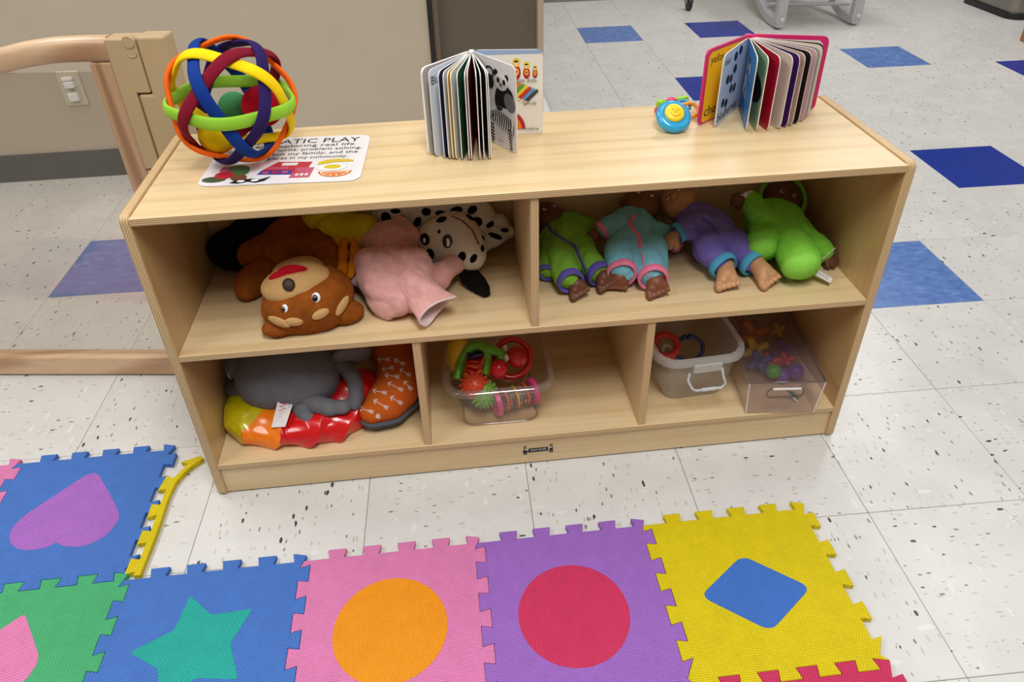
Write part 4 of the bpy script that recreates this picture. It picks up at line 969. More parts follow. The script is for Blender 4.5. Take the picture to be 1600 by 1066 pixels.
# black soft puppet behind the bear
BKP = plush('black_plush', (17, 16, 18), 0.2, 0.15)
bp = thing('black_puppet', (0.08, 0.26, ZM), 'black plush puppet lying in the shade behind the brown bear', 'puppet', 'hand puppets on the middle shelf')
sdf('body', [B((0.065, 0.265, 0.385), (0.05, 0.038, 0.042)), B((0.125, 0.275, 0.41), (0.06, 0.035, 0.05)), B((0.17, 0.285, 0.42), (0.05, 0.025, 0.05))], BKP, bp, k=0.02, h=0.004, wr=0.003, floor=ZM, wall=BACK)
sdf('limb', CH([(0.075, 0.25, 0.37), (0.082, 0.235, 0.36), (0.098, 0.222, 0.353)], [0.014, 0.012, 0.011]), BKP, bp, h=0.003, floor=ZM)

# yellow duck puppet
YP = plush('yellow_plush', (206, 186, 28), 0.14); OP = plush('orange_felt', (226, 138, 16), 0.08)
dk_ = thing('duck_puppet', (0.29, 0.22, ZM), 'yellow duck hand puppet with an orange bill, between the bear and the pink pig', 'puppet', 'hand puppets on the middle shelf')
hd = sdf('head', [B(Z(522, 360, 0.43), (0.036, 0.034, 0.034)), B(Z(567, 362, 0.428), (0.036, 0.034, 0.034)), B((0.29, 0.225, 0.40), (0.05, 0.04, 0.05))], YP, dk_, k=0.014, h=0.003, wr=0.002, floor=ZM, seed=6)
sdf('body', [B((0.25, 0.262, 0.44), (0.05, 0.04, 0.04)), B((0.28, 0.26, 0.39), (0.06, 0.045, 0.05))], YP, dk_, k=0.02, h=0.004, wr=0.003, floor=ZM, wall=BACK, seed=7)
sdf('cheek', CH([Z(526, 376, 0.425), Z(522, 402, 0.41), Z(521, 426, 0.395)], [0.014, 0.018, 0.014]), YP, dk_, k=0.01, h=0.0028, floor=ZM, wr=0.0015)
for pts, r in (([(539, 374, 0.43), (535, 398, 0.418), (534, 418, 0.405), (535, 430, 0.395)], (0.006, 0.010, 0.010, 0.007)), ([(552, 373, 0.43), (555, 396, 0.418), (553, 416, 0.405), (547, 431, 0.395)], (0.006, 0.009, 0.009, 0.006))):
    sdf('bill_half', CH([Z(*p) for p in pts], r), OP, dk_, k=0.008, h=0.0018, floor=ZM)
b = MB(); b.tube([Z(547, 377, 0.424), Z(545, 400, 0.412), Z(541, 428, 0.392)], 0.004, BLACK, 8); b.build('mouth_line', dk_, smooth=60)

# pink pig puppet
pig_cuff = Z(688, 487, 0.376)
def pigpaint(v):
    d = np.linalg.norm((v-pig_cuff)/np.array([1.1, 1, 1]), axis=1); t_ = np.clip((d-0.0285)/0.004, 0, 1)[:, None]
    a, c = np.array(lin((226, 196, 196))[:3]), np.array(lin((224, 166, 160))[:3]); return a*(1-t_)+c*t_
PG = painted('pink_plush')
pig = thing('pig_puppet', (0.38, 0.12, ZM), 'pale pink pig hand puppet crumpled in front of the spotted dog', 'puppet', 'hand puppets on the middle shelf')
sdf('body', [B(Z(612, 378, 0.418), (0.052, 0.050, 0.044)), B(Z(598, 420, 0.405), (0.048, 0.044, 0.044)), B(Z(612, 452, 0.385), (0.046, 0.040, 0.040)), B(Z(646, 424, 0.40), (0.042, 0.042, 0.042)), B(Z(590, 452, 0.375), (0.026, 0.028, 0.03)), B(Z(625, 472, 0.372), (0.028, 0.026, 0.028)), K(Z(660, 408, 0.418), Z(664, 446, 0.402), 0.012, 0.013), K(Z(584, 394, 0.428), Z(580, 446, 0.398), 0.011, 0.015), K(Z(600, 478, 0.362), Z(612, 488, 0.358), 0.014)],
    PG, pig, k=0.012, h=0.0024, wr=0.0085, wf=115, floor=ZM, seed=27, paint=pigpaint, cut=[K(Z(634, 346, 0.466), Z(618, 370, 0.464), 0.003, 0.006), K(Z(618, 370, 0.464), Z(602, 392, 0.452), 0.006, 0.003), K(Z(640, 425, 0.452), Z(632, 465, 0.412), 0.004, 0.006), K(Z(590, 428, 0.448), Z(580, 455, 0.412), 0.003, 0.005), K(Z(612, 420, 0.455), Z(622, 448, 0.435), 0.003, 0.004)])
PGI = plush('pale_pink_lining', (226, 200, 200), 0.05)
def sleeve():
    c0, c1 = Z(638, 438, 0.398), Z(684, 485, 0.3685); ax = dirn(c0, c1); u = dirn(Z(654, 503, 0.352), Z(709, 468, 0.372)); u = u-ax*(u@ax); u /= np.linalg.norm(u); w_ = np.cross(ax, u)
    def ring(f, a, c, grow=1.0):
        cc = c0+(c1-c0)*f; r = []
        for q in range(40):
            t = 2*PI*q/40; k_ = 1+0.06*math.sin(3*t+2.0+4*f)+0.05*math.sin(5*t+1.0)*f; r.append(cc+grow*k_*(a*math.cos(t)*u+c*math.sin(t)*w_)+ax*0.006*f*math.sin(2*t+0.6))
        return r
    b = MB(); o = [ring(0, .034, .034), ring(.25, .033, .033), ring(.5, .032, .030), ring(.75, .034, .025), ring(.95, .038, .021), ring(1.0, .0385, .0205)]
    b.loft(o[:-1]+[ring(0.965, .0385, .021)], PG, False, False); b.loft([ring(0.965, .0385, .021), ring(1.0, .0392, .0212)], PGI, False, False); i_ = [ring(1.0, .0392, .0212), ring(1.012, .037, .0188), ring(0.99, .0340, .0165), ring(.8, .030, .016), ring(.55, .02, .014)]
    b.loft(i_, PGI, False, True); ob = b.build('sleeve', pig, smooth=70)
    for v in ob.data.vertices: v.co.z = max(v.co.z, 0.0008)
    at = ob.data.color_attributes.new('Col', 'FLOAT_COLOR', 'POINT'); at.data.foreach_set('color', list(lin((224, 166, 160)))*len(ob.data.vertices))
    sb = ob.modifiers.new('smooth', 'SUBSURF'); sb.levels = 1; sb.render_levels = 1
sleeve()
sdf('arm', CH([Z(672, 430, 0.385), Z(692, 426, 0.385), Z(709, 413, 0.385)], [0.022, 0.018, 0.021])+[B(Z(686, 442, 0.372), (0.018, 0.016, 0.018))], PG, pig, k=0.012, h=0.0024, wr=0.0018, wf=80, floor=ZM, seed=23, paint=pigpaint)
sdf('ear', [K(Z(543, 436, 0.38), Z(572, 442, 0.38), 0.008, 0.012)], plush('pale_pink_plush', (220, 184, 190), 0.06), pig, h=0.0022, floor=ZM)

# dalmatian puppet
WP = plush('white_plush', (222, 214, 202), 0.08); SPB = plush('black_spot_plush', (20, 18, 18), 0.1, 0.1)
dal = thing('dalmatian_puppet', (0.47, 0.2, ZM), 'white puppet dog with black spots and one black ear on the shelf', 'puppet', 'hand puppets on the middle shelf')
dh = sdf('head', [B(Z(708, 366, 0.415), (0.048, 0.044, 0.044)), B(Z(722, 385, 0.402), (0.042, 0.04, 0.042)), B(Z(738, 398, 0.39), (0.022, 0.024, 0.028)), B(Z(676, 378, 0.405), (0.034, 0.032, 0.036)), B(Z(682, 396, 0.392), (0.024, 0.024, 0.028))], WP, dal, k=0.022, h=0.0028, wr=0.0015, floor=ZM, seed=31)
db = sdf('body', [B((0.40, 0.275, 0.43), (0.07, 0.032, 0.045)), B((0.47, 0.272, 0.44), (0.08, 0.034, 0.045)), B((0.44, 0.27, 0.39), (0.09, 0.035, 0.05)), B((0.535, 0.27, 0.40), (0.04, 0.03, 0.05))], WP, dal, k=0.02, h=0.0035, wr=0.002, floor=ZM, wall=BACK, seed=32)
dp = sdf('paw', CH([Z(752, 358, 0.395), Z(772, 368, 0.385), Z(793, 362, 0.385)], [0.019, 0.019, 0.015])+[K(Z(752, 385, 0.37), Z(764, 372, 0.375), 0.016)], WP, dal, k=0.012, h=0.0026, wr=0.0012, floor=ZM, seed=33)
dp2 = sdf('paw', CH([(0.545, 0.262, 0.40), (0.575, 0.268, 0.40)], [0.022, 0.02]), WP, dal, k=0.012, h=0.0026, wr=0.0012, floor=ZM, seed=34)
sf = Surf(dh, db, dp, dp2)
b = MB()
for sx, sy, rx, ry, an in ((690, 343, 0.0095, 0.007, 0), (686, 362, 0.003, 0.0036, 0), (722, 401, 0.0065, 0.009, -0.3), (740, 404, 0.0055, 0.0085, -0.5), (603, 340, 0.009, 0.010, 0), (628, 344, 0.008, 0.009, 0.6), (652, 347, 0.006, 0.010, -0.5), (666, 331, 0.008, 0.007, 0), (688, 333, 0.009, 0.005, 0), (713, 329, 0.011, 0.007, 0.2), (738, 328, 0.009, 0.007, 0.5), (618, 330, 0.009, 0.004, 0), (652, 366, 0.007, 0.010, 0.3), (745, 347, 0.010, 0.009, 0), (755, 372, 0.005, 0.005, 0), (774, 369, 0.013, 0.0045, -0.4), (789, 360, 0.010, 0.004, 0.3), (754, 388, 0.005, 0.006, 0), (765, 350, 0.008, 0.008, 0), (735, 340, 0.009, 0.010, 0)):
    b = MB(); sf.disc(b, sx, sy, rx*1.12, ry*1.12, SPB, an, 0.0016)
    if b.v: b.build('spot', dal, smooth=80)
b = MB(); sf.disc(b, 664, 374, 0.0095, 0.0125, SPB, 0.5, 0.002); sf.disc(b, 664, 376, 0.0042, 0.0065, PUP_WHITE, 0.2, 0.003); b.build('eye', dal, smooth=80)
b = MB(); sf.disc(b, 699, 377, 0.0105, 0.0125, PUP_BLACK, 0, 0.002); sf.disc(b, 700, 379, 0.0055, 0.009, PUP_WHITE, 0, 0.003); sf.disc(b, 697, 380, 0.0036, 0.007, PUP_BLACK, 0, 0.0042); b.build('eye', dal, smooth=80)
b = MB(); sf.disc(b, 672, 397, 0.0085, 0.0105, SPB, 0.1, 0.007); b.build('nose', dal, smooth=80)
b = MB(); sf.strip(b, [(706, 338), (722, 345), (738, 360), (748, 382)], 0.003, plain('red_collar', (120, 30, 30), 0.7), 0.0012); b.build('collar', dal, smooth=60)
b = MB(); P_ = [Z(724, 418, 0.372), Z(733, 430, 0.362), Z(745, 443, 0.352), Z(754, 453, 0.347), Z(761, 462, 0.346)]
b.tube(P_, [0.012, 0.020, 0.020, 0.0155, 0.007], SPB, 14, flat=(1.0, 0.24), up=(0.1, -0.45, 0.9)); b.build('black_ear', dal, smooth=70)

# ------------------------------------------------------------------ dolls
def skin(name, c): return plain(name, c, 0.45, 0.4, var=0.05, vscale=30)
SK_DK = skin('dark_brown_vinyl_skin', (104, 60, 40)); SK_MD = skin('brown_vinyl_skin', (122, 72, 48)); SK_TN = skin('tan_vinyl_skin', (196, 144, 102))
def foot(parent, a, t, lat, mt, s=1.0):
    """a ankle, t ball of the foot, lat sideways direction; five toes in a row"""
    a, t, lat = map(lambda q: np.asarray(q, float), (a, t, lat)); d = dirn(a, t); lat = lat-d*(lat@d); lat /= np.linalg.norm(lat)
    pr = [K(a, a*0.35+t*0.65, 0.0115*s, 0.0125*s), K(a*0.35+t*0.65-lat*0.002*s, t-lat*0.0065*s, 0.011*s, 0.0088*s), K(a*0.35+t*0.65+lat*0.002*s, t+lat*0.0065*s-d*0.002, 0.011*s, 0.0082*s), B(a, 0.0125*s)]
    for i in range(5):
        o = (i-2)*0.0066*s; r = (0.0050 if i == 0 else 0.0040-0.0002*i)*s
        c = t+lat*o+d*(0.0105-0.0012*i)*s; pr.append(K(c-d*0.005*s, c+d*0.0015, r*0.9, r))
    return sdf('foot', pr, mt, parent, k=0.0022*s, h=0.0013, floor=ZM)
def hand(parent, w_, t, lat, mt, s=1.0):
    w_, t, lat = map(lambda q: np.asarray(q, float), (w_, t, lat)); d = dirn(w_, t); lat = lat-d*(lat@d); lat /= np.linalg.norm(lat); nn = np.cross(d, lat)
    pr = [K(w_, w_+d*0.008*s, 0.0075*s, 0.009*s)]
    for o in (-0.005, 0, 0.005): pr.append(K(w_+d*0.006*s+lat*o*s, w_+d*0.016*s+lat*o*s, 0.006*s))
    for i, L_ in enumerate((0.010, 0.0125, 0.0115, 0.009)):
        o = (i-1.5)*0.0052*s; p0 = w_+d*0.018*s+lat*o; p1 = p0+d*L_*0.6*s; p2 = p1+(d*0.35-nn*0.9)*L_*0.6*s
        pr += [K(p0-d*0.004, p1, 0.0031*s, 0.0029*s), K(p1, p2, 0.0029*s, 0.0025*s)]
    p0 = w_+d*0.008*s-lat*0.008*s; p1 = p0+(d*0.6-lat*0.75)*0.009*s; pr += [K(p0, p1, 0.004*s, 0.0033*s), K(p1, p1+(d-nn*0.4)*0.006*s, 0.0032*s, 0.0027*s)]
    return sdf('hand', pr, mt, parent, k=0.002*s, h=0.0013)
def head(parent, c, up, face, mt, r=0.04, hair=None):
    c, up, face = map(lambda q: np.asarray(q, float), (c, up, face)); up = up/np.linalg.norm(up); face = face-up*(face@up); face /= np.linalg.norm(face); sd = np.cross(up, face)
    P_ = lambda a, b_, d_: c+sd*a*r+up*b_*r+face*d_*r
    o = sdf('head', [B(P_(0, 0.12, -0.05), 0.96*r), B(P_(0, -0.25, 0.12), 0.80*r), B(P_(0.38, -0.32, 0.42), 0.42*r), B(P_(-0.38, -0.32, 0.42), 0.42*r), B(P_(0, -0.62, 0.52), 0.26*r), B(P_(0, -0.12, 0.93), 0.13*r), K(P_(0.92, -0.05, -0.05), P_(0.95, 0.12, -0.1), 0.16*r, 0.18*r), K(P_(-0.92, -0.05, -0.05), P_(-0.95, 0.12, -0.1), 0.16*r, 0.18*r), K(P_(-0.13, -0.42, 0.82), P_(0.13, -0.42, 0.82), 0.085*r)], mt, parent, k=0.18*r, h=0.0022, wall=BACK,
          cut=[B(P_(0.33, 0.08, 0.95), 0.14*r), B(P_(-0.33, 0.08, 0.95), 0.14*r)])
    for s in (0.33, -0.33):
        b = MB(); b.ball(P_(s, 0.08, 0.82), 0.105*r, PUP_WHITE, 12, 8); b.ball(P_(s, 0.08, 0.875), 0.07*r, PUP_BLACK, 10, 8); b.build('eye', o, smooth=80)
    b = MB(); b.tube([P_(-0.18, -0.42, 0.88), P_(0, -0.45, 0.925), P_(0.18, -0.42, 0.88)], 0.035*r, plain('doll_lips', (140, 70, 66), 0.4), 8); b.build('mouth', o, smooth=60)
    return o
def cuff(parent, p, d, r, mt, th=0.0048, name='cuff'):
    d = np.asarray(d, float)/np.linalg.norm(d); u = np.cross(d, [0.2, 0.3, 0.9]); u /= np.linalg.norm(u); v = np.cross(d, u)
    qs = np.linspace(0, 2*PI, 28, endpoint=False); ups = np.array([math.cos(q)*u+math.sin(q)*v for q in qs])
    b = MB(); b.tube([np.asarray(p)-d*th*0.5+r*k_*(1+0.035*math.sin(3*q+p[0]*90)) for k_, q in zip(ups, qs)], 1.0, mt, 12, closed=True, flat=(th*1.5, th*0.62), up=ups); return b.build(name, parent, smooth=70)

def doll(label, loc, suit, trim, sk, torso, legs, arms, hd, zips, seed, wr=0.0042):
    t = thing('baby_doll', loc, label, 'doll', 'baby dolls on the middle shelf')
    pr = list(torso)
    for hip, ank, r0, r1 in legs: pr.append(K(hip, np.asarray(ank)-dirn(hip, ank)*r1*0.62, r0, r1))
    for a in arms: q_ = [np.asarray(x) for x in a[0]]; q_[-1] = q_[-1]-dirn(q_[-2], q_[-1])*(a[1][-1]*0.6 if a[2] else 0); pr += CH(q_, a[1])
    cuts = []
    suit_o = sdf('pajamas', pr, suit, t, k=0.007, h=0.0024, wr=wr, wf=110, floor=ZM, seed=seed, wall=BACK)
    for hip, ank, r0, r1 in legs: cuff(t, np.asarray(ank)+dirn(hip, ank)*0.02*r1, dirn(hip, ank), r1*0.90, trim, 0.0056)
    for a in arms:
        if a[2]: cuff(t, np.asarray(a[0][-1])+dirn(a[0][-2], a[0][-1])*a[1][-1]*0.05, dirn(a[0][-2], a[0][-1]), a[1][-1]*0.86, trim, 0.004)
    if hd is not None: head(t, *hd[:3], sk, hd[3])
    s = Surf(suit_o)
    for pts, w_, mt in zips:
        b = MB(); s.strip(b, pts, w_, mt, 0.0016); b.build('zipper', t, smooth=60)
    return t
def cl(name, c): return plain(name, c, 0.9, 0.15, var=0.10, vscale=50, bmp=0.5, bscale=700, sheen=0.25)
C_GRN, C_PUR, C_TEAL, C_PNK, C_VIO, C_SKY = cl('green_fleece', (128, 184, 62)), cl('purple_trim', (100, 88, 176)), cl('teal_fleece', (124, 188, 206)), cl('pink_trim', (236, 128, 160)), cl('violet_fleece', (120, 106, 188)), cl('sky_trim', (84, 168, 206))
lat = np.array([1.0, 0.1, 0])
# doll one: green pyjamas, partly behind the divider
d1 = doll('dark brown baby doll in green pyjamas with purple cuffs, beside the divider', (0.72, 0.19, ZM), C_GRN, C_PUR, SK_DK,
     [B((0.698, 0.215, 0.384), (0.052, 0.055, 0.040)), B((0.675, 0.175, 0.375), (0.036, 0.04, 0.034)), B((0.715, 0.24, 0.385), (0.05, 0.035, 0.036))],
     [(Z(872, 392, 0.382), Z(892, 440, 0.370), 0.032, 0.0245), (Z(903, 388, 0.382), Z(937, 428, 0.368), 0.031, 0.0245)],
     [([(0.70, 0.245, 0.395), (0.752, 0.255, 0.385)], (0.024, 0.020), False), ([(0.668, 0.19, 0.375), (0.655, 0.15, 0.365), (0.650, 0.135, 0.362)], (0.024, 0.02, 0.018), True)],
     ((0.672, 0.268, 0.40), (-0.5, 0.9, 0.3), (0.1, -0.2, 1), 0.036), [([(856, 352), (862, 362), (880, 374), (898, 385), (905, 400), (916, 422)], 0.006, C_PUR)], 41)
foot(d1, Z(895, 432, 0.371), Z(904, 452, 0.358), (1, 0, 0.15), SK_DK, 1.15); foot(d1, Z(937, 422, 0.371), Z(946, 440, 0.359), (1, 0, 0.15), SK_DK, 1.15)
# doll two: teal pyjamas with pink
d2 = doll('brown baby doll in teal pyjamas with pink cuffs and zip', (0.82, 0.18, ZM), C_TEAL, C_PNK, SK_MD,
     [B(Z(990, 360, 0.392), (0.052, 0.055, 0.040)), B(Z(988, 380, 0.386), (0.050, 0.036, 0.036)), B((0.83, 0.235, 0.40), (0.046, 0.03, 0.036))],
     [(Z(970, 392, 0.382), Z(972, 427, 0.374), 0.033, 0.0275), (Z(1014, 390, 0.382), Z(1021, 435, 0.370), 0.033, 0.0275)],
     [([Z(965, 350, 0.412), Z(949, 356, 0.408), Z(939, 362, 0.404)], (0.024, 0.022, 0.020), True), ([Z(1028, 362, 0.395), Z(1046, 376, 0.373), Z(1058, 383, 0.363)], (0.022, 0.018, 0.016), True)],
     ((0.856, 0.262, 0.418), (0.35, 0.9, 0.25), (0.1, -0.35, 1), 0.038), [([(992, 337), (984, 348), (988, 358), (998, 368), (1001, 388)], 0.0085, C_PNK), ([(1003, 396), (1006, 412), (1013, 432)], 0.003, C_PNK)], 42)
foot(d2, Z(971, 424, 0.372), Z(966, 440, 0.358), (1, -0.1, 0.25), SK_MD, 1.25); foot(d2, Z(1021, 428, 0.373), Z(1027, 449, 0.358), (1, 0, 0.15), SK_MD, 1.3)
hand(d2, Z(937, 364, 0.402), Z(924, 371, 0.396), (0.1, 0.6, 0.8), SK_MD, 1.0)
# doll three: violet pyjamas with sky blue
d3 = doll('tan baby doll in violet pyjamas with sky blue cuffs', (0.98, 0.17, ZM), C_VIO, C_SKY, SK_TN,
     [B(Z(1108, 358, 0.392), (0.050, 0.055, 0.042)), B(Z(1120, 378, 0.386), (0.048, 0.036, 0.037)), B((0.955, 0.225, 0.40), (0.042, 0.03, 0.036))],
     [(Z(1108, 390, 0.383), Z(1131, 416, 0.373), 0.033, 0.0265), (Z(1145, 384, 0.380), Z(1176, 412, 0.368), 0.032, 0.025)],
     [([Z(1092, 347, 0.418), Z(1074, 356, 0.414), Z(1060, 364, 0.408)], (0.025, 0.022, 0.020), True)],
     ((0.934, 0.262, 0.418), (-0.25, 0.95, 0.2), (-0.55, -0.35, 0.8), 0.039), [([(1098, 342), (1112, 352), (1122, 368)], 0.0022, cl('violet_seam', (92, 80, 158)))], 43)
foot(d3, Z(1132, 414, 0.372), Z(1137, 438, 0.358), (1, 0.0, 0.15), SK_TN, 1.35); foot(d3, Z(1180, 410, 0.370), Z(1199, 433, 0.358), (0.95, 0.2, 0.2), SK_TN, 1.35)
hand(d3, Z(1057, 366, 0.406), Z(1047, 377, 0.394), (-0.3, 0.6, 0.7), SK_TN, 1.1)
# doll four: lime suit lying on its front with the hood turned up
LIME = plush('lime_plush', (134, 214, 70), 0.10, 0.4); LIME2 = plush('pale_lime_plush', (146, 220, 84), 0.06, 0.4); LACE = plain('white_lace', (226, 222, 220), 0.9, bmp=1.0, bscale=260)
d4 = thing('baby_doll', (1.1, 0.17, ZM), 'dark brown baby doll in a lime plush suit with round booties, beside the shelf end', 'doll', 'baby dolls on the middle shelf')
sdf('plush_suit', [B(Z(1208, 348, 0.395), (0.058, 0.055, 0.048)), B(Z(1228, 365, 0.392), (0.050, 0.045, 0.046))]
    + CH([Z(1192, 340, 0.42), Z(1180, 326, 0.43), Z(1173, 314, 0.438)], [0.026, 0.022, 0.019])+CH([Z(1258, 372, 0.385), Z(1275, 386, 0.375), Z(1284, 394, 0.369)], [0.028, 0.024, 0.019]), LIME, d4, k=0.012, h=0.0028, wr=0.0035, wf=100, floor=ZM, seed=44, wall=BACK)
sdf('leg', [K(Z(1198, 362, 0.395), Z(1191, 382, 0.388), 0.034, 0.031)], LIME, d4, h=0.0026, wr=0.001, floor=ZM); sdf('leg', [K(Z(1236, 380, 0.39), Z(1249, 406, 0.382), 0.036, 0.037)], LIME, d4, h=0.0026, wr=0.001, floor=ZM)
for c_, r in ((Z(1190, 386, 0.386), 0.0285), (Z(1250, 411, 0.380), 0.0335)):
    dv = dirn(c_, CAM+np.array([0.1, 0, -0.35])); sdf('bootie_sole', [B(c_+dv*0.012, (r, r*0.75, r), (0.6, 0, 0.2))], LIME2, d4, h=0.0024, floor=ZM)
def lace(c, d, r):
    d = np.asarray(d)/np.linalg.norm(d); u = np.cross(d, [0.2, 0.3, 0.9]); u /= np.linalg.norm(u); v = np.cross(d, u); R0, R1 = [], []
    for q in range(40):
        a = 2*PI*q/40; k_ = 1+0.10*math.sin(a*10); R0.append(c+r*0.72*(math.cos(a)*u+math.sin(a)*v)); R1.append(c+d*0.008+r*k_*(math.cos(a)*u+math.sin(a)*v))
    b = MB(); b.loft([R0, R1], LACE, False, False); o = b.build('lace_cuff', d4, smooth=60); m_ = o.modifiers.new('solid', 'SOLIDIFY'); m_.thickness = 0.0012; return o
a1, a2 = Z(1173, 314, 0.438), Z(1284, 394, 0.369)
lace(Z(1168, 313, 0.440), dirn(Z(1180, 326, 0.43), a1), 0.019); lace(Z(1287, 396, 0.367), dirn(Z(1275, 386, 0.375), a2), 0.020)
hand(d4, Z(1165, 312, 0.441), Z(1152, 312, 0.443), (0.2, 0.5, 0.9), SK_DK, 1.1); hand(d4, Z(1288, 398, 0.365), Z(1297, 405, 0.358), (0.2, 0.8, 0.5), SK_DK, 1.1)
hcn = np.array([1.145, 0.262, 0.412]); fdir = dirn(hcn, CAM+np.array([0.6, 0, 0.5]))
head(d4, hcn, (0.35, 0.55, 0.65), fdir, SK_DK, 0.037)
b = MB(); uu = np.cross(fdir, [0, 0, 1.0]); uu /= np.linalg.norm(uu); vv = np.cross(uu, fdir)
b.tube([hcn+fdir*0.004+0.045*(math.cos(q)*uu+math.sin(q)*vv) for q in np.linspace(0, 2*PI, 36, endpoint=False)], 0.0045, LIME, 10, closed=True); b.build('hood_rim', d4, smooth=70)
b = MB(); q0, q1, q2, q3 = Z(1274, 420, 0.362), Z(1301, 436, 0.352), Z(1297, 443, 0.350), Z(1271, 428, 0.360); b.prism([q0, q1, q2, q3], (0, 0, 0.0012), plain('white_satin_tag', (226, 222, 222), 0.4)); tg = b.build('care_tag', d4, bevel=0.0003)
b = MB()
for q in (0.3, 0.5, 0.7): b.tube([q0*(1-q)+q3*q+(q1-q0)*0.1+np.array([0, 0, 0.0014]), q0*(1-q)+q3*q+(q1-q0)*0.8+np.array([0, 0, 0.0014])], 0.0004, plain('grey_print', (150, 148, 150), 0.6), 5)
b.build('printed_lines', tg)

# ------------------------------------------------------------------ lower left compartment
GRY = plush('grey_plush', (112, 112, 117), 0.08, 0.5, 30); GRY2 = plush('pale_grey_plush', (172, 168, 166), 0.06); GRY3 = plush('mid_grey_plush', (118, 114, 114), 0.06)
el = thing('elephant_plush', (0.15, 0.14, ZB), 'dark grey plush elephant with a white tag lying on a deflated beach ball', 'stuffed toy')
sdf('body', [B(Z(446, 584, 0.178), (0.090, 0.070, 0.072)), B(Z(480, 588, 0.172), (0.062, 0.058, 0.060)), B(Z(415, 590, 0.168), (0.048, 0.055, 0.055))], GRY, el, k=0.03, h=0.0034, wr=0.002, wf=40, floor=0.112, seed=51, wall=BACK+[(0, -1, 0.0175)])
for pa, pb_, r0, r1 in ((Z(395, 568, 0.20), Z(370, 573, 0.195), 0.026, 0.023), (Z(395, 604, 0.150), Z(371, 605, 0.138), 0.027, 0.024)):
    o = sdf('foot', [K(pa, pb_, r0, r1)], GRY, el, h=0.003, wr=0.001, floor=0.085, wall=[(0, -1, 0.0175)])
    b = MB(); dd = dirn(pa, pb_); cuf = Surf(o)
    b.tube([pb_+dd*r1*0.55+r1*0.86*(math.cos(q)*np.array([0, 0.5, -0.87])+math.sin(q)*np.array([0, -0.87, -0.5])) for q in np.linspace(-0.6, 2.2, 12)], 0.0022, GRY2, 6); b.build('sole_edge', o, smooth=60)
tk = [Z(512, 580, 0.185), Z(524, 571, 0.187), Z(538, 573, 0.185), Z(549, 586, 0.176), Z(555, 604, 0.163), Z(557, 620, 0.150), Z(553, 632, 0.140)]
sdf('trunk', CH(tk, [0.011, 0.0115, 0.0125, 0.0135, 0.0135, 0.013, 0.011]), GRY, el, k=0.008, h=0.0024, wr=0.0022, wf=120, seed=52)
tk2 = [Z(458, 625, 0.158), Z(476, 621, 0.160), Z(495, 630, 0.154), Z(515, 637, 0.148), Z(536, 636, 0.144), Z(552, 628, 0.142)]
sdf('arm', CH(tk2, [0.010, 0.0145, 0.016, 0.0155, 0.013, 0.010]), GRY, el, k=0.008, h=0.0024, wr=0.002, wf=100, seed=53)
sdf('paw', [K(Z(470, 640, 0.138), Z(484, 652, 0.126), 0.017, 0.018), B(Z(478, 632, 0.148), (0.020, 0.018, 0.014))], GRY, el, k=0.008, h=0.0024, wr=0.002, seed=54)
sdf('ear', [B(Z(545, 556, 0.20), (0.035, 0.012, 0.028), (0.3, 0.2, 0.4)), B(Z(565, 552, 0.20), (0.02, 0.010, 0.024), (0.3, 0.2, 0.4))], GRY3, el, k=0.01, h=0.0026, wr=0.001, seed=55)
q0, q1, q2, q3 = Z(434, 627, 0.168), Z(459, 627, 0.163), Z(446, 667, 0.130), Z(424, 668, 0.130)
b = MB(); nq = np.cross(q1-q0, q3-q0); nq /= np.linalg.norm(nq); nq = nq if nq@(CAM-q0) > 0 else -nq
b.prism([q0, q1, q2, q3], nq*0.0012, plain('white_tag_satin', (228, 222, 220), 0.4)); tg = b.build('care_tag', el, bevel=0.0003)
RDP = plain('red_print', (196, 24, 48), 0.5); b = MB(); TP_ = lambda u, v: q0+(q1-q0)*u+(q3-q0)*v+nq*0.0016
z_ = [(0.15, 0.06), (0.60, 0.12), (0.20, 0.20), (0.62, 0.27), (0.22, 0.34), (0.62, 0.40), (0.30, 0.47), (0.66, 0.50), (0.35, 0.58), (0.70, 0.62)]
b.tube([TP_(*p) for p in z_], 0.0011, RDP, 6); b.tube([TP_(0.45, 0.72), TP_(0.75, 0.76), TP_(0.5, 0.86), TP_(0.78, 0.92)], 0.0011, RDP, 6); b.build('red_lettering', tg)
b = MB()
for q in range(8): b.tube([TP_(0.72, 0.08+q*0.06), TP_(0.93, 0.08+q*0.06)], 0.0004, plain('grey_print_2', (120, 116, 118), 0.6), 4)
b.build('printed_lines', tg)

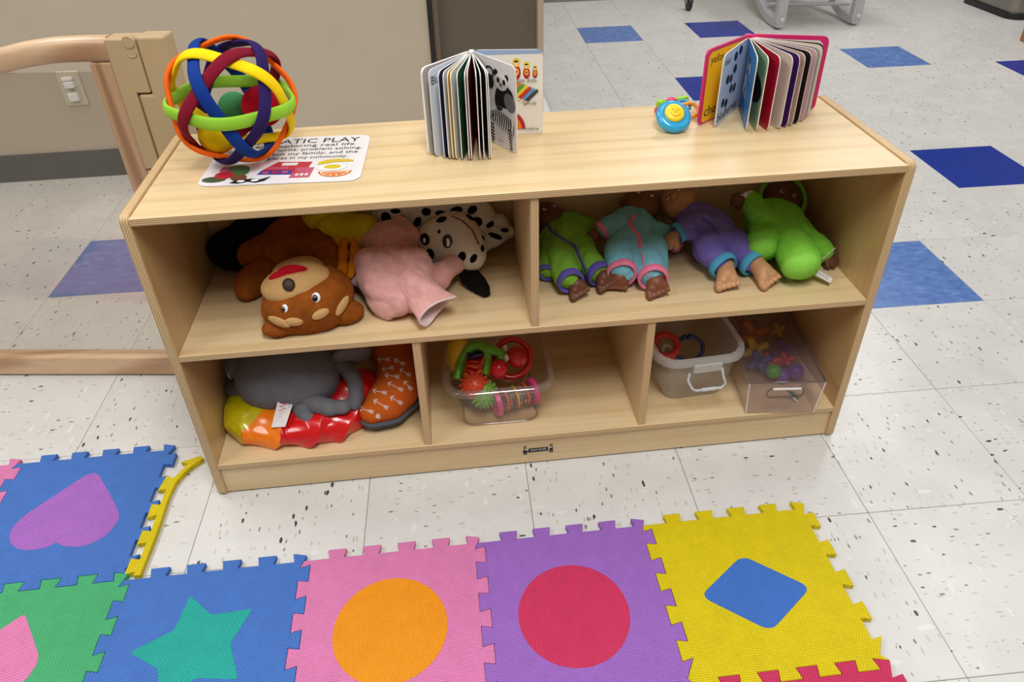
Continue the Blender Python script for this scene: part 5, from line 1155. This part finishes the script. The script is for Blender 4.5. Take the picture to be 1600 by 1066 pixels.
def ballpaint(v):
    a = np.degrees(np.arctan2(v[:, 1]-0.120, v[:, 0]-0.150)) % 360
    col = np.zeros((len(v), 3)); cs = {'y': lin((206, 190, 12))[:3], 'o': lin((250, 128, 14))[:3], 'r': lin((214, 20, 24))[:3], 'w': lin((216, 206, 208))[:3], 'b': lin((40, 80, 160))[:3]}
    for lo_, hi_, k_ in ((120, 221, 'y'), (221, 260, 'o'), (260, 362, 'r'), (14, 40, 'w'), (40, 90, 'b'), (90, 120, 'r')): col[(a >= lo_) & (a < hi_)] = cs[k_]
    col[(a < 14)] = cs['r']; return col
bb = thing('beach_ball', (0.16, 0.12, ZB), 'half deflated vinyl beach ball in yellow, orange and red under the elephant', 'ball')
VIN = painted('shiny_vinyl', 0.22, 0.0, 0.0, spec=0.5, coat=0.3)
sdf('vinyl_skin', [B((0.150, 0.118, 0.105), (0.132, 0.092, 0.030)), B((0.215, 0.095, 0.106), (0.075, 0.058, 0.032)), B((0.265, 0.135, 0.115), (0.05, 0.055, 0.05)), B((0.07, 0.115, 0.108), (0.052, 0.058, 0.034)), B((0.11, 0.062, 0.095), (0.045, 0.03, 0.020)), B((0.20, 0.05, 0.098), (0.05, 0.024, 0.022))], VIN, bb, k=0.03, h=0.0024, wr=0.0052, ridge=True, wf=80, floor=ZB, seed=61, paint=ballpaint, wall=BACK+[(0, -1, 0.0175)])

ORF = plain('rust_orange_cloth', (196, 92, 28), 0.85, 0.15, var=0.05, vscale=40, bmp=0.3, bscale=900); DGR = plain('charcoal_cloth', (84, 86, 94), 0.85, 0.15, bmp=0.3, bscale=900); WLN = plain('white_arrow_print', (224, 214, 208), 0.8)
pil = thing('crescent_pillow', (0.34, 0.14, ZB), 'rust orange crescent pillow with white arrows, leaning by the lower divider', 'pillow')
pp_ = [Z(608, 545, 0.150), Z(620, 560, 0.150), Z(626, 585, 0.142), Z(620, 608, 0.134), Z(603, 628, 0.126), Z(583, 643, 0.118)]
pr_l = [0.042, 0.044, 0.044, 0.042, 0.038, 0.026]
sh_ = np.array([0.003, -0.003, -0.009])
sdf('backing', CH([p+np.array([0.002, -0.002, -0.006]) for p in pp_], [r+0.004 for r in pr_l]), DGR, pil, k=0.01, h=0.0026, floor=ZB, wall=[(0, 1, 0.3975), (2, 1, 0.108)]+BACK)
po = sdf('printed_cover', CH(pp_, pr_l), ORF, pil, k=0.012, h=0.0026, wr=0.0012, wf=50, floor=0.084, wall=[(0, 1, 0.3972)]+BACK, seed=62)
sf = Surf(po)
for (tx, ty), (hx, hy) in (((1215, 570), (1108, 540)), ((1330, 540), (1222, 478)), ((1440, 505), (1352, 452)), ((1320, 422), (1215, 400)), ((1445, 400), (1332, 342)), ((1515, 395), (1458, 330)), ((1420, 295), (1310, 282)), ((1505, 285), (1426, 235)), ((1375, 222), (1288, 238)), ((1460, 200), (1383, 160)), ((1345, 158), (1255, 160)), ((1270, 600), (1240, 605))):
    t0, h0 = np.array((340+tx/5, 530+ty/5)), np.array((340+hx/5, 530+hy/5)); d = (h0-t0)/np.linalg.norm(h0-t0); n = np.array([-d[1], d[0]]); b = MB()
    sf.strip(b, [tuple(t0), tuple(h0)], 0.0016, WLN, 0.0009)
    for s in (1, -1):
        sf.strip(b, [tuple(h0), tuple(h0-d*4.5+n*s*4)], 0.0022, WLN, 0.0009)
        for q in (2, 4.5, 7): sf.strip(b, [tuple(t0+d*q), tuple(t0+d*(q-2.4)+n*s*3)], 0.0014, WLN, 0.0009, 2)
    if b.v: b.build('printed_arrow', pil, smooth=60)

# ------------------------------------------------------------------ lower middle bin and its toys
CLR = clear('clear_bin_plastic', (248, 245, 243), frost=0.05, frost_col=(230, 220, 214), rough=0.06, refl=1.0); RIMC = clear('clear_rim_plastic', (246, 243, 241), frost=0.07, frost_col=(230, 222, 216), rough=0.08, refl=1.6)
def binbody(name, t, rings, mt, th=0.0):
    b = MB(); b.loft(rings, mt, True, False); o = b.build(name, t, smooth=35); return o
bin1 = thing('clear_bin', (0.55, 0.147, ZB), 'clear plastic bin packed with rattles and a red toy, in the lower middle compartment', 'bin', 'plastic bins on the bottom shelf')
R1 = [rrect(0.549, 0.147, 0.070+0.008*min(1, f*3)+0.016*f, 0.104+0.008*min(1, f*3)+0.013*f, 0.018+0.012*f, ZB+0.0015+0.103*f, 6) for f in (0, 0.03, 0.08, 0.5, 1.0)]
binbody('body', bin1, R1, CLR)
b = MB(); b.tube(rrect(0.549, 0.147, 0.099, 0.130, 0.038, ZB+0.104, 8), 0.0085, RIMC, 12, closed=True, flat=(1.0, 0.8)); b.build('rolled_rim', bin1, smooth=60)
b = MB(); b.tube(rrect(0.549, 0.147, 0.072, 0.106, 0.02, ZB+0.003, 6), 0.0022, RIMC, 8, closed=True); b.build('base_edge', bin1, smooth=60)
P_GRN, P_RED, P_YEL, P_ORG, P_PNK, P_WHT = plain('lime_toy_plastic', (104, 178, 40), 0.35, coat=0.2), plain('red_toy_plastic', (206, 20, 30), 0.25, coat=0.4), plain('yellow_toy_plastic', (226, 186, 24), 0.35), plain('orange_toy_plastic', (226, 96, 36), 0.35), plain('pink_toy_plastic', (222, 62, 134), 0.35), plain('white_toy_plastic', (228, 224, 216), 0.35)
GT = 'toys in the clear middle bin'
ra = thing('spinner_rattle', Z(740, 570, 0.14), 'lime green rattle frame with stacked orange and red discs, in the middle bin', 'rattle', GT)
fr_p = [Z(714, 592, 0.150), Z(718, 572, 0.165), Z(726, 552, 0.185), Z(738, 541, 0.198), Z(752, 540, 0.200), Z(762, 548, 0.195), Z(762, 565, 0.178), Z(758, 585, 0.160)]
b = MB(); b.tube(fr_p, [0.008, 0.009, 0.010, 0.011, 0.011, 0.010, 0.009, 0.008], P_GRN, 12); b.tube([Z(758, 545, 0.198), Z(772, 548, 0.194), Z(783, 553, 0.190), Z(782, 562, 0.182)], [0.010, 0.010, 0.009, 0.007], P_GRN, 12); b.build('frame', ra, smooth=60)
for k_, (px, py, hh, mt) in enumerate(((744, 552, 0.192, plain('navy_disc', (60, 52, 96), 0.4)), (743, 560, 0.184, P_RED), (742, 567, 0.178, P_ORG), (741, 574, 0.172, P_RED), (740, 581, 0.166, P_ORG))):
    c_ = Z(px, py, hh); b = MB(); rp = [c_+np.array([0.017*math.cos(a), 0.012*math.sin(a), 0.004*math.sin(3*a+k_)+0.004*math.cos(a)]) for a in np.linspace(0, 2*PI, 24, endpoint=False)]
    b.tube(rp, 0.0028, mt, 8, closed=True); b.poly(rp, mt); b.build('disc', ra, smooth=60)
sp_ = thing('spiky_ball', Z(741, 602, 0.12), 'spiky rubber ball, red above and green below, in the middle bin', 'ball', GT)
cS = Z(742, 604, 0.145); S_R, S_G = plain('red_orange_rubber', (214, 74, 40), 0.4), plain('green_rubber', (122, 176, 66), 0.4)
axs = dirn((0, 0, 0), (-0.35, 0.25, 0.85)); bR, bG = MB(), MB(); bR2 = MB()
MB().ball(cS+axs*0.0006, 0.026, S_R, 24, 16).build('red_half', sp_, smooth=80)
gc = cS-axs*0.010+np.array([0.012, -0.006, -0.004]); MB().ball(gc, 0.025, S_G, 24, 16).build('green_half', sp_, smooth=80)
def spikes(cn, r, mt, keep, name):
    b = MB(); N_ = 110
    for i in range(N_):
        z = 1-2*(i+0.5)/N_; q = i*2.399963; d = np.array([math.sqrt(1-z*z)*math.cos(q), math.sqrt(1-z*z)*math.sin(q), z])
        if not keep(d): continue
        u = np.cross(d, [0.3, 0.5, 0.8]); u /= np.linalg.norm(u); v = np.cross(d, u)
        b.loft([[cn+d*(r-0.001)+0.0023*(math.cos(a)*u+math.sin(a)*v) for a in np.linspace(0, 2*PI, 6, endpoint=False)], [cn+d*(r+0.0055)+0.0010*(math.cos(a)*u+math.sin(a)*v) for a in np.linspace(0, 2*PI, 6, endpoint=False)]], mt)
    o = b.build(name, sp_, smooth=60); o['kind'] = 'stuff'
spikes(cS, 0.026, S_R, lambda d: d@axs > -0.2, 'red_spikes'); spikes(gc, 0.025, S_G, lambda d: d@axs < 0.65, 'green_spikes')
mr = thing('red_maraca', Z(778, 578, 0.14), 'round glossy red maraca head between the spiky ball and the red ring toy', 'rattle', GT)
MB().ball(Z(779, 577, 0.168), (0.0185, 0.0185, 0.020), P_RED, 28, 18).build('head', mr, smooth=80)
b = MB(); b.tube([Z(784, 566, 0.172), Z(792, 556, 0.172)], 0.006, P_WHT, 10); b.build('neck', mr, smooth=60)
rt = thing('red_ring_toy', Z(805, 560, 0.14), 'glossy red ring toy with a round red knob and white beads, in the middle bin', 'rattle', GT)
cR = Z(800, 560, 0.160); uR = np.array([1, 0, 0.05]); vR = dirn((0, 0, 0), (0, 0.62, 0.78))
b = MB(); b.tube([cR+0.036*(math.cos(a)*uR+1.05*math.sin(a)*vR) for a in np.linspace(0, 2*PI, 36, endpoint=False)], 0.0062, P_RED, 12, closed=True); b.build('ring', rt, smooth=60)
MB().ball(Z(808, 558, 0.175), (0.021, 0.021, 0.022), P_RED, 28, 18).build('knob', rt, smooth=80)
for px, py, hh in ((789, 545, 0.190), (791, 559, 0.184)): MB().ball(Z(px, py, hh), (0.0055, 0.0065, 0.008), P_WHT, 14, 10).build('bead', rt, smooth=80)
py_ = thing('yellow_pear_toy', Z(713, 555, 0.15), 'dull yellow pear shaped toy at the back left corner of the middle bin', 'toy', GT)
sdf('body', [B(Z(716, 556, 0.165), (0.028, 0.028, 0.034)), B(Z(718, 540, 0.19), (0.018, 0.018, 0.02))], P_YEL, py_, k=0.015, h=0.0025)
MB().lathe(Z(719, 530, 0.205), (0, 0, 1), [(0.004, -0.004), (0.004, 0.008), (0.002, 0.010)], P_GRN, 12).build('stalk', py_, smooth=40)
rd = thing('rainmaker_rattle', Z(802, 620, 0.11), 'pink ended see-through barrel rattle with yellow and orange rings, lying in the bin', 'rattle', GT)
e0, e1 = Z(776, 629, 0.118), Z(832, 611, 0.118); ax_ = dirn(e0, e1); L_ = np.linalg.norm(e1-e0)
for c_, s_ in ((e0, 1), (e1, -1)):
    b = MB(); b.lathe(c_-ax_*0.006*s_, ax_*s_, [(0.003, 0.002), (0.018, 0.001), (0.0255, 0.0), (0.027, 0.003), (0.027, 0.009), (0.0225, 0.011)], P_PNK, 32); b.build('end_cap', rd, smooth=50)
b = MB(); b.loft([[e0+ax_*L_*f+0.0215*(math.cos(a)*np.cross(ax_, [0, 0, 1])+math.sin(a)*np.array([0, 0, 1])) for a in np.linspace(0, 2*PI, 28, endpoint=False)] for f in (0.03, 0.97)], clear('barrel_plastic', (240, 226, 224), frost=0.05), False, False); b.build('barrel', rd, smooth=60)
for f, mt in ((0.22, P_ORG), (0.5, P_YEL), (0.78, P_ORG)):
    b = MB(); b.lathe(e0+ax_*L_*f, ax_, [(0.0225, -0.0016), (0.0232, 0), (0.0225, 0.0016), (0.021, 0.0016), (0.021, -0.0016)], mt, 32); b.build('ring', rd, smooth=40)
bd = MB()
BCOL = [P_RED, P_YEL, P_GRN, plain('blue_bead', (50, 90, 190), 0.3), P_ORG, P_PNK]
for i in range(100):
    f = random.uniform(0.08, 0.92); a = random.uniform(-3.6, 0.4); rr_ = random.uniform(0.013, 0.0180)
    sd_ = np.cross(ax_, [0, 0, 1]); bd.ball(e0+ax_*L_*f+rr_*(math.cos(a)*sd_+math.sin(a)*np.array([0, 0, 1.0])), 0.0031, BCOL[i % 6], 6, 5)
o = bd.build('beads', rd, smooth=80); o['kind'] = 'stuff'
b = MB(); sp0 = []
for i in range(80): f = 0.28+0.6*i/80; a = i*0.9; sp0.append(e0+ax_*L_*f+0.007*(math.cos(a)*np.cross(ax_, [0, 0, 1])+math.sin(a)*np.array([0, 0, 1.0])))
b.tube(sp0, 0.0008, plain('white_coil', (226, 216, 190), 0.4), 5); b.build('coil', rd, smooth=60)

# ------------------------------------------------------------------ milky bin with a bail handle
MLK = clear('milky_bin_plastic', (247, 246, 246), frost=0.28, frost_col=(248, 247, 246), rough=0.15, refl=0.9); MLR = clear('milky_rim_plastic', (246, 246, 246), frost=0.55, frost_col=(240, 240, 240), rough=0.12, refl=1.2)
HNDL = plain('pale_grey_handle', (196, 196, 196), 0.35)
b2x, b2y, b2r = 0.936, 0.165, 0.05
bin2 = thing('milky_bin', (b2x, b2y, ZB), 'milky translucent bin with a grey bail handle beside the lower right divider', 'bin', 'plastic bins on the bottom shelf')
R2 = [rrect(b2x, b2y, 0.058+0.010*min(1, f*3)+0.012*f, 0.098+0.008*min(1, f*3)+0.012*f, 0.022+0.012*f, ZB+0.0015+0.118*f, 7, b2r) for f in (0, 0.02, 0.06, 0.12, 0.5, 1.0)]
binbody('body', bin2, R2, MLK)
b = MB(); zt = ZB+0.119
o1, o2 = rrect(b2x, b2y, 0.080, 0.118, 0.036, zt, 7, b2r), rrect(b2x, b2y, 0.0905, 0.1285, 0.044, zt, 7, b2r); dn = np.array([0, 0, -0.012])
b.loft([o1, [p+np.array([0, 0, 0.002]) for p in o2], [p+np.array([0, 0, -0.001]) for p in rrect(b2x, b2y, 0.092, 0.130, 0.045, zt, 7, b2r)], [p+dn for p in rrect(b2x, b2y, 0.092, 0.130, 0.045, zt, 7, b2r)]], MLR, False, False); b.build('rim', bin2, smooth=45)
b = MB()
for i in range(0, len(o1), 2):
    mm_ = (o1[i]+o2[i])/2; b.tube([o1[i]+np.array([0, 0, 0.001]), o2[i]+np.array([0, 0, 0.002]), o2[i]+dn], 0.0009, MLR, 5)
b.build('rim_ribs', bin2, smooth=60)
def fr2(px, py, h): return Z(px, py, h)
cF = math.cos(b2r); sF = math.sin(b2r)
def L2(x, y, z): return np.array([b2x+x*cF-y*sF, b2y+x*sF+y*cF, z])
b = MB(); b.prism([L2(-0.026, -0.132, zt-0.004), L2(0.030, -0.132, zt-0.004), L2(0.030, -0.132, zt-0.022), L2(-0.026, -0.132, zt-0.022)], L2(0, -0.138, 0)-L2(0, -0.132, 0), MLR); b.build('latch_lug', bin2, bevel=0.0015)
hp = [L2(-0.034, -0.137, zt-0.020), L2(-0.038, -0.142, zt-0.032), L2(-0.030, -0.146, zt-0.050), L2(-0.022, -0.148, zt-0.056), L2(0.030, -0.148, zt-0.056), L2(0.038, -0.146, zt-0.048), L2(0.032, -0.142, zt-0.030), L2(0.030, -0.137, zt-0.016)]
b = MB(); b.tube(hp, 0.0026, HNDL, 10); b.tube([L2(-0.010, -0.148, zt-0.056), L2(0.018, -0.148, zt-0.056)], 0.0038, HNDL, 10)
b.build('bail_handle', bin2, smooth=60)
G2 = 'teething rings in the milky bin'
r1 = thing('red_teething_ring', Z(1040, 540, 0.15), 'coral red ridged teething ring inside the milky bin', 'teether', G2)
def ringo(parent, c, r, th, mt, n_, name='ring', k=0, wob=0.0):
    u = np.cross(n_, [0, 1, 0.2]); u /= np.linalg.norm(u); v = np.cross(n_, u); b = MB()
    pts = [c+r*(math.cos(a)*u+math.sin(a)*v) for a in np.linspace(0, 2*PI, 48, endpoint=False)]
    rad = [th*(1+wob*math.cos(k*a)) for a in np.linspace(0, 2*PI, 48, endpoint=False)]
    b.tube(pts, rad, mt, 12, closed=True); return b.build(name, parent, smooth=70)
nC = dirn((0, 0, 0), (-0.1, -0.55, 0.8))
ringo(r1, Z(1040, 540, 0.150), 0.0235, 0.0078, plain('coral_rubber', (206, 56, 52), 0.45), nC, k=16, wob=0.10)
r2 = thing('blue_link_ring', Z(1077, 543, 0.14), 'navy blue open link ring inside the milky bin', 'teether', G2)
NVY = plain('navy_plastic', (28, 50, 110), 0.3, coat=0.2); u = np.array([1, 0.1, 0.0]); v = dirn((0, 0, 0), (0, 0.75, 0.65)); cN = Z(1077, 545, 0.140)
b = MB(); b.tube([cN+0.0255*(1.15*math.cos(a)*u+math.sin(a)*v) for a in np.linspace(PI/2+0.22, 2*PI+PI/2-0.22, 40)], 0.0042, NVY, 12); b.build('ring', r2, smooth=60)
for s in (1, -1):
    MB().ball(cN+0.0255*(s*0.25*u+0.98*v), 0.0068, NVY, 14, 10).build('end_knob', r2, smooth=80)
r3 = thing('white_teething_ring', Z(1042, 546, 0.13), 'small white ring seen through the coral red teething ring', 'teether', G2)
ringo(r3, Z(1043, 547, 0.134), 0.010, 0.0042, P_WHT, nC)

# ------------------------------------------------------------------ clear ribbed drawer bin at the right
RIB = clear('ribbed_clear_plastic', (244, 239, 240), frost=0.06, frost_col=(232, 220, 220), rough=0.10, refl=1.3, ribs=38)
b3r = -0.10; c3 = np.array([1.1065, 0.14]); CA, SA = math.cos(b3r), math.sin(b3r)
def L3(x, y, z): return np.array([c3[0]+x*CA-y*SA, c3[1]+x*SA+y*CA, z])
bin3 = thing('ribbed_clear_bin', (c3[0], c3[1], ZB), 'clear ribbed lidded drawer bin holding coloured balls, against the right end panel', 'bin', 'plastic bins on the bottom shelf')
hx, hy, z0_, z1_ = 0.066, 0.142, ZB+0.0015, ZB+0.080
PLN = clear('smooth_clear_plastic', (246, 241, 241), frost=0.12, frost_col=(240, 226, 224), rough=0.07, refl=1.3)
b = MB(); rings3 = [[L3(x*(1+0.09*f), y*(1+0.02*f), z0_+(z1_-z0_)*f) for x, y in ((hx, hy), (-hx, hy), (-hx, -hy), (hx, -hy))] for f in (0, 1)]
b.loft(rings3, PLN, True, False); b.build('body', bin3)
b = MB(); lid = [L3(x*1.10, y*1.02, z1_+0.001) for x, y in ((hx, hy), (-hx, hy), (-hx, -hy), (hx, -hy))]; b.prism(lid, (0, 0, 0.0022), RIB); b.build('lid', bin3)
EDG = plain('dark_clear_edge', (96, 80, 76), 0.15, coat=0.5); b = MB(); b.tube([L3(x*1.10, y*1.02, z1_+0.002) for x, y in ((hx, hy), (-hx, hy), (-hx, -hy), (hx, -hy))], 0.0024, EDG, 8, closed=True, up=(0, 0, 1)); b.build('lid_edge', bin3, smooth=60)
b = MB()
for x in (hx, -hx): b.tube([L3(x, -hy, z0_), L3(x*1.09, -hy*1.02, z1_)], 0.0016, plain('pale_clear_edge', (214, 198, 198), 0.15), 6)
b.build('corner_edge', bin3, smooth=60)
b = MB(); hpth = [L3(x, -hy*1.012-0.001, z) for x, z in ((-0.034, z1_-0.020), (-0.028, z1_-0.014), (0.030, z1_-0.014), (0.036, z1_-0.022), (0.032, z1_-0.034), (0.0, z1_-0.036), (-0.030, z1_-0.036), (-0.036, z1_-0.028))]
b.tube(hpth, 0.0013, EDG, 6, closed=True); b.build('handle_slot', bin3, smooth=60)
b = MB(); b.tube([L3(-0.026, -hy*1.015-0.002, z1_-0.0135), L3(0.028, -hy*1.015-0.002, z1_-0.0135)], 0.0024, plain('bright_clear_edge', (226, 222, 222), 0.1), 8); b.build('handle_lip', bin3, smooth=60)
G3 = 'small toys in the ribbed bin'
def onz(px, py, h): return Z(px, py, h)
PB_ = {k_: plain(k_+'_block_plastic', c_, 0.35) for k_, c_ in dict(purple=(96, 42, 160), violet=(120, 66, 180), green=(64, 168, 40), pink=(224, 40, 100), blue=(44, 64, 170), yellow=(240, 200, 10), orange=(226, 100, 24), dkred=(150, 24, 20), dkgreen=(16, 84, 66)).items()}
def tball(name, px, py, h, r, c, label):
    p = Z(px, py, h); t = thing(name, p-np.array([0, 0, r]), label, 'ball', G3); MB().ball(p, r, PB_[c], 28, 18).build('shell', t, smooth=80)
    b = MB(); b.tube([p+r*1.0*(math.cos(a)*np.array([1, 0, 0])+math.sin(a)*dirn((0, 0, 0), (0, -0.5, 0.85))) for a in np.linspace(0, 2*PI, 28, endpoint=False)], 0.0008, PB_[c], 6, closed=True); b.build('seam', t, smooth=60)
tball('toy_ball', 1243, 580, 0.110, 0.0165, 'purple', 'round purple ball nearest the right front of the ribbed bin')
tball('toy_ball', 1222, 587, 0.100, 0.0150, 'violet', 'violet ball in the middle front of the ribbed bin')
tball('toy_ball', 1209, 580, 0.112, 0.0155, 'green', 'bright green ball left of the violet ball in the ribbed bin')
def star(px, py, h, r, c, label):
    p = Z(px, py, h); t = thing('star_block', p, label, 'toy', G3); b = MB()
    for i in range(6):
        d = [(1, 0, 0), (-1, 0, 0), (0, 1, 0), (0, -1, 0), (0, 0, 1), (0, 0, -1)][i]; d = np.array(d, float)@rotm(0.5, 0.4, 0.3)
        b.tube([p, p+d*r], [r*0.42, r*0.34], PB_[c], 10)
    b.ball(p, r*0.55, PB_[c], 14, 10); o = b.build('knobbed_body', t, smooth=50); o['kind'] = 'stuff'
    for i in range(6):
        d = [(1, 0, 0), (-1, 0, 0), (0, 1, 0), (0, -1, 0), (0, 0, 1), (0, 0, -1)][i]; d = np.array(d, float)@rotm(0.5, 0.4, 0.3); MB().ball(p+d*r, r*0.36, PB_[c], 12, 8).build('knob', t, smooth=80)
star(1203, 567, 0.108, 0.018, 'pink', 'hot pink knobbed block behind the green ball in the ribbed bin')
star(1228, 564, 0.108, 0.016, 'pink', 'pink knobbed block behind the violet ball in the ribbed bin')
star(1180, 546, 0.120, 0.022, 'yellow', 'yellow knobbed block at the left of the ribbed bin')
star(1187, 566, 0.112, 0.021, 'blue', 'blue knobbed block under the yellow block in the ribbed bin')
star(1224, 548, 0.106, 0.022, 'purple', 'dark purple knobbed block at the centre of the ribbed bin')
star(1216, 516, 0.118, 0.013, 'yellow', 'small yellow block at the far end of the ribbed bin')
star(1176, 524, 0.118, 0.026, 'orange', 'orange knobbed block at the back left of the ribbed bin')
star(1162, 512, 0.122, 0.024, 'dkred', 'dark red knobbed block deepest in the ribbed bin')
lf = thing('leaf_toy', Z(1238, 614, 0.09), 'dark green leaf shaped toy behind the handle slot of the ribbed bin', 'toy', G3)
b = MB(); lp = [Z(1230, 612, 0.105), Z(1240, 614, 0.105), Z(1249, 622, 0.094), Z(1247, 625, 0.09), Z(1236, 618, 0.097)]; b.prism(lp, (0.001, 0.004, 0), PB_['dkgreen']); b.build('blade', lf, bevel=0.0008)
b = MB(); b.tube([Z(1240, 622, 0.092), Z(1245, 627, 0.085)], 0.0022, P_WHT, 8); b.build('stem', lf, smooth=60)
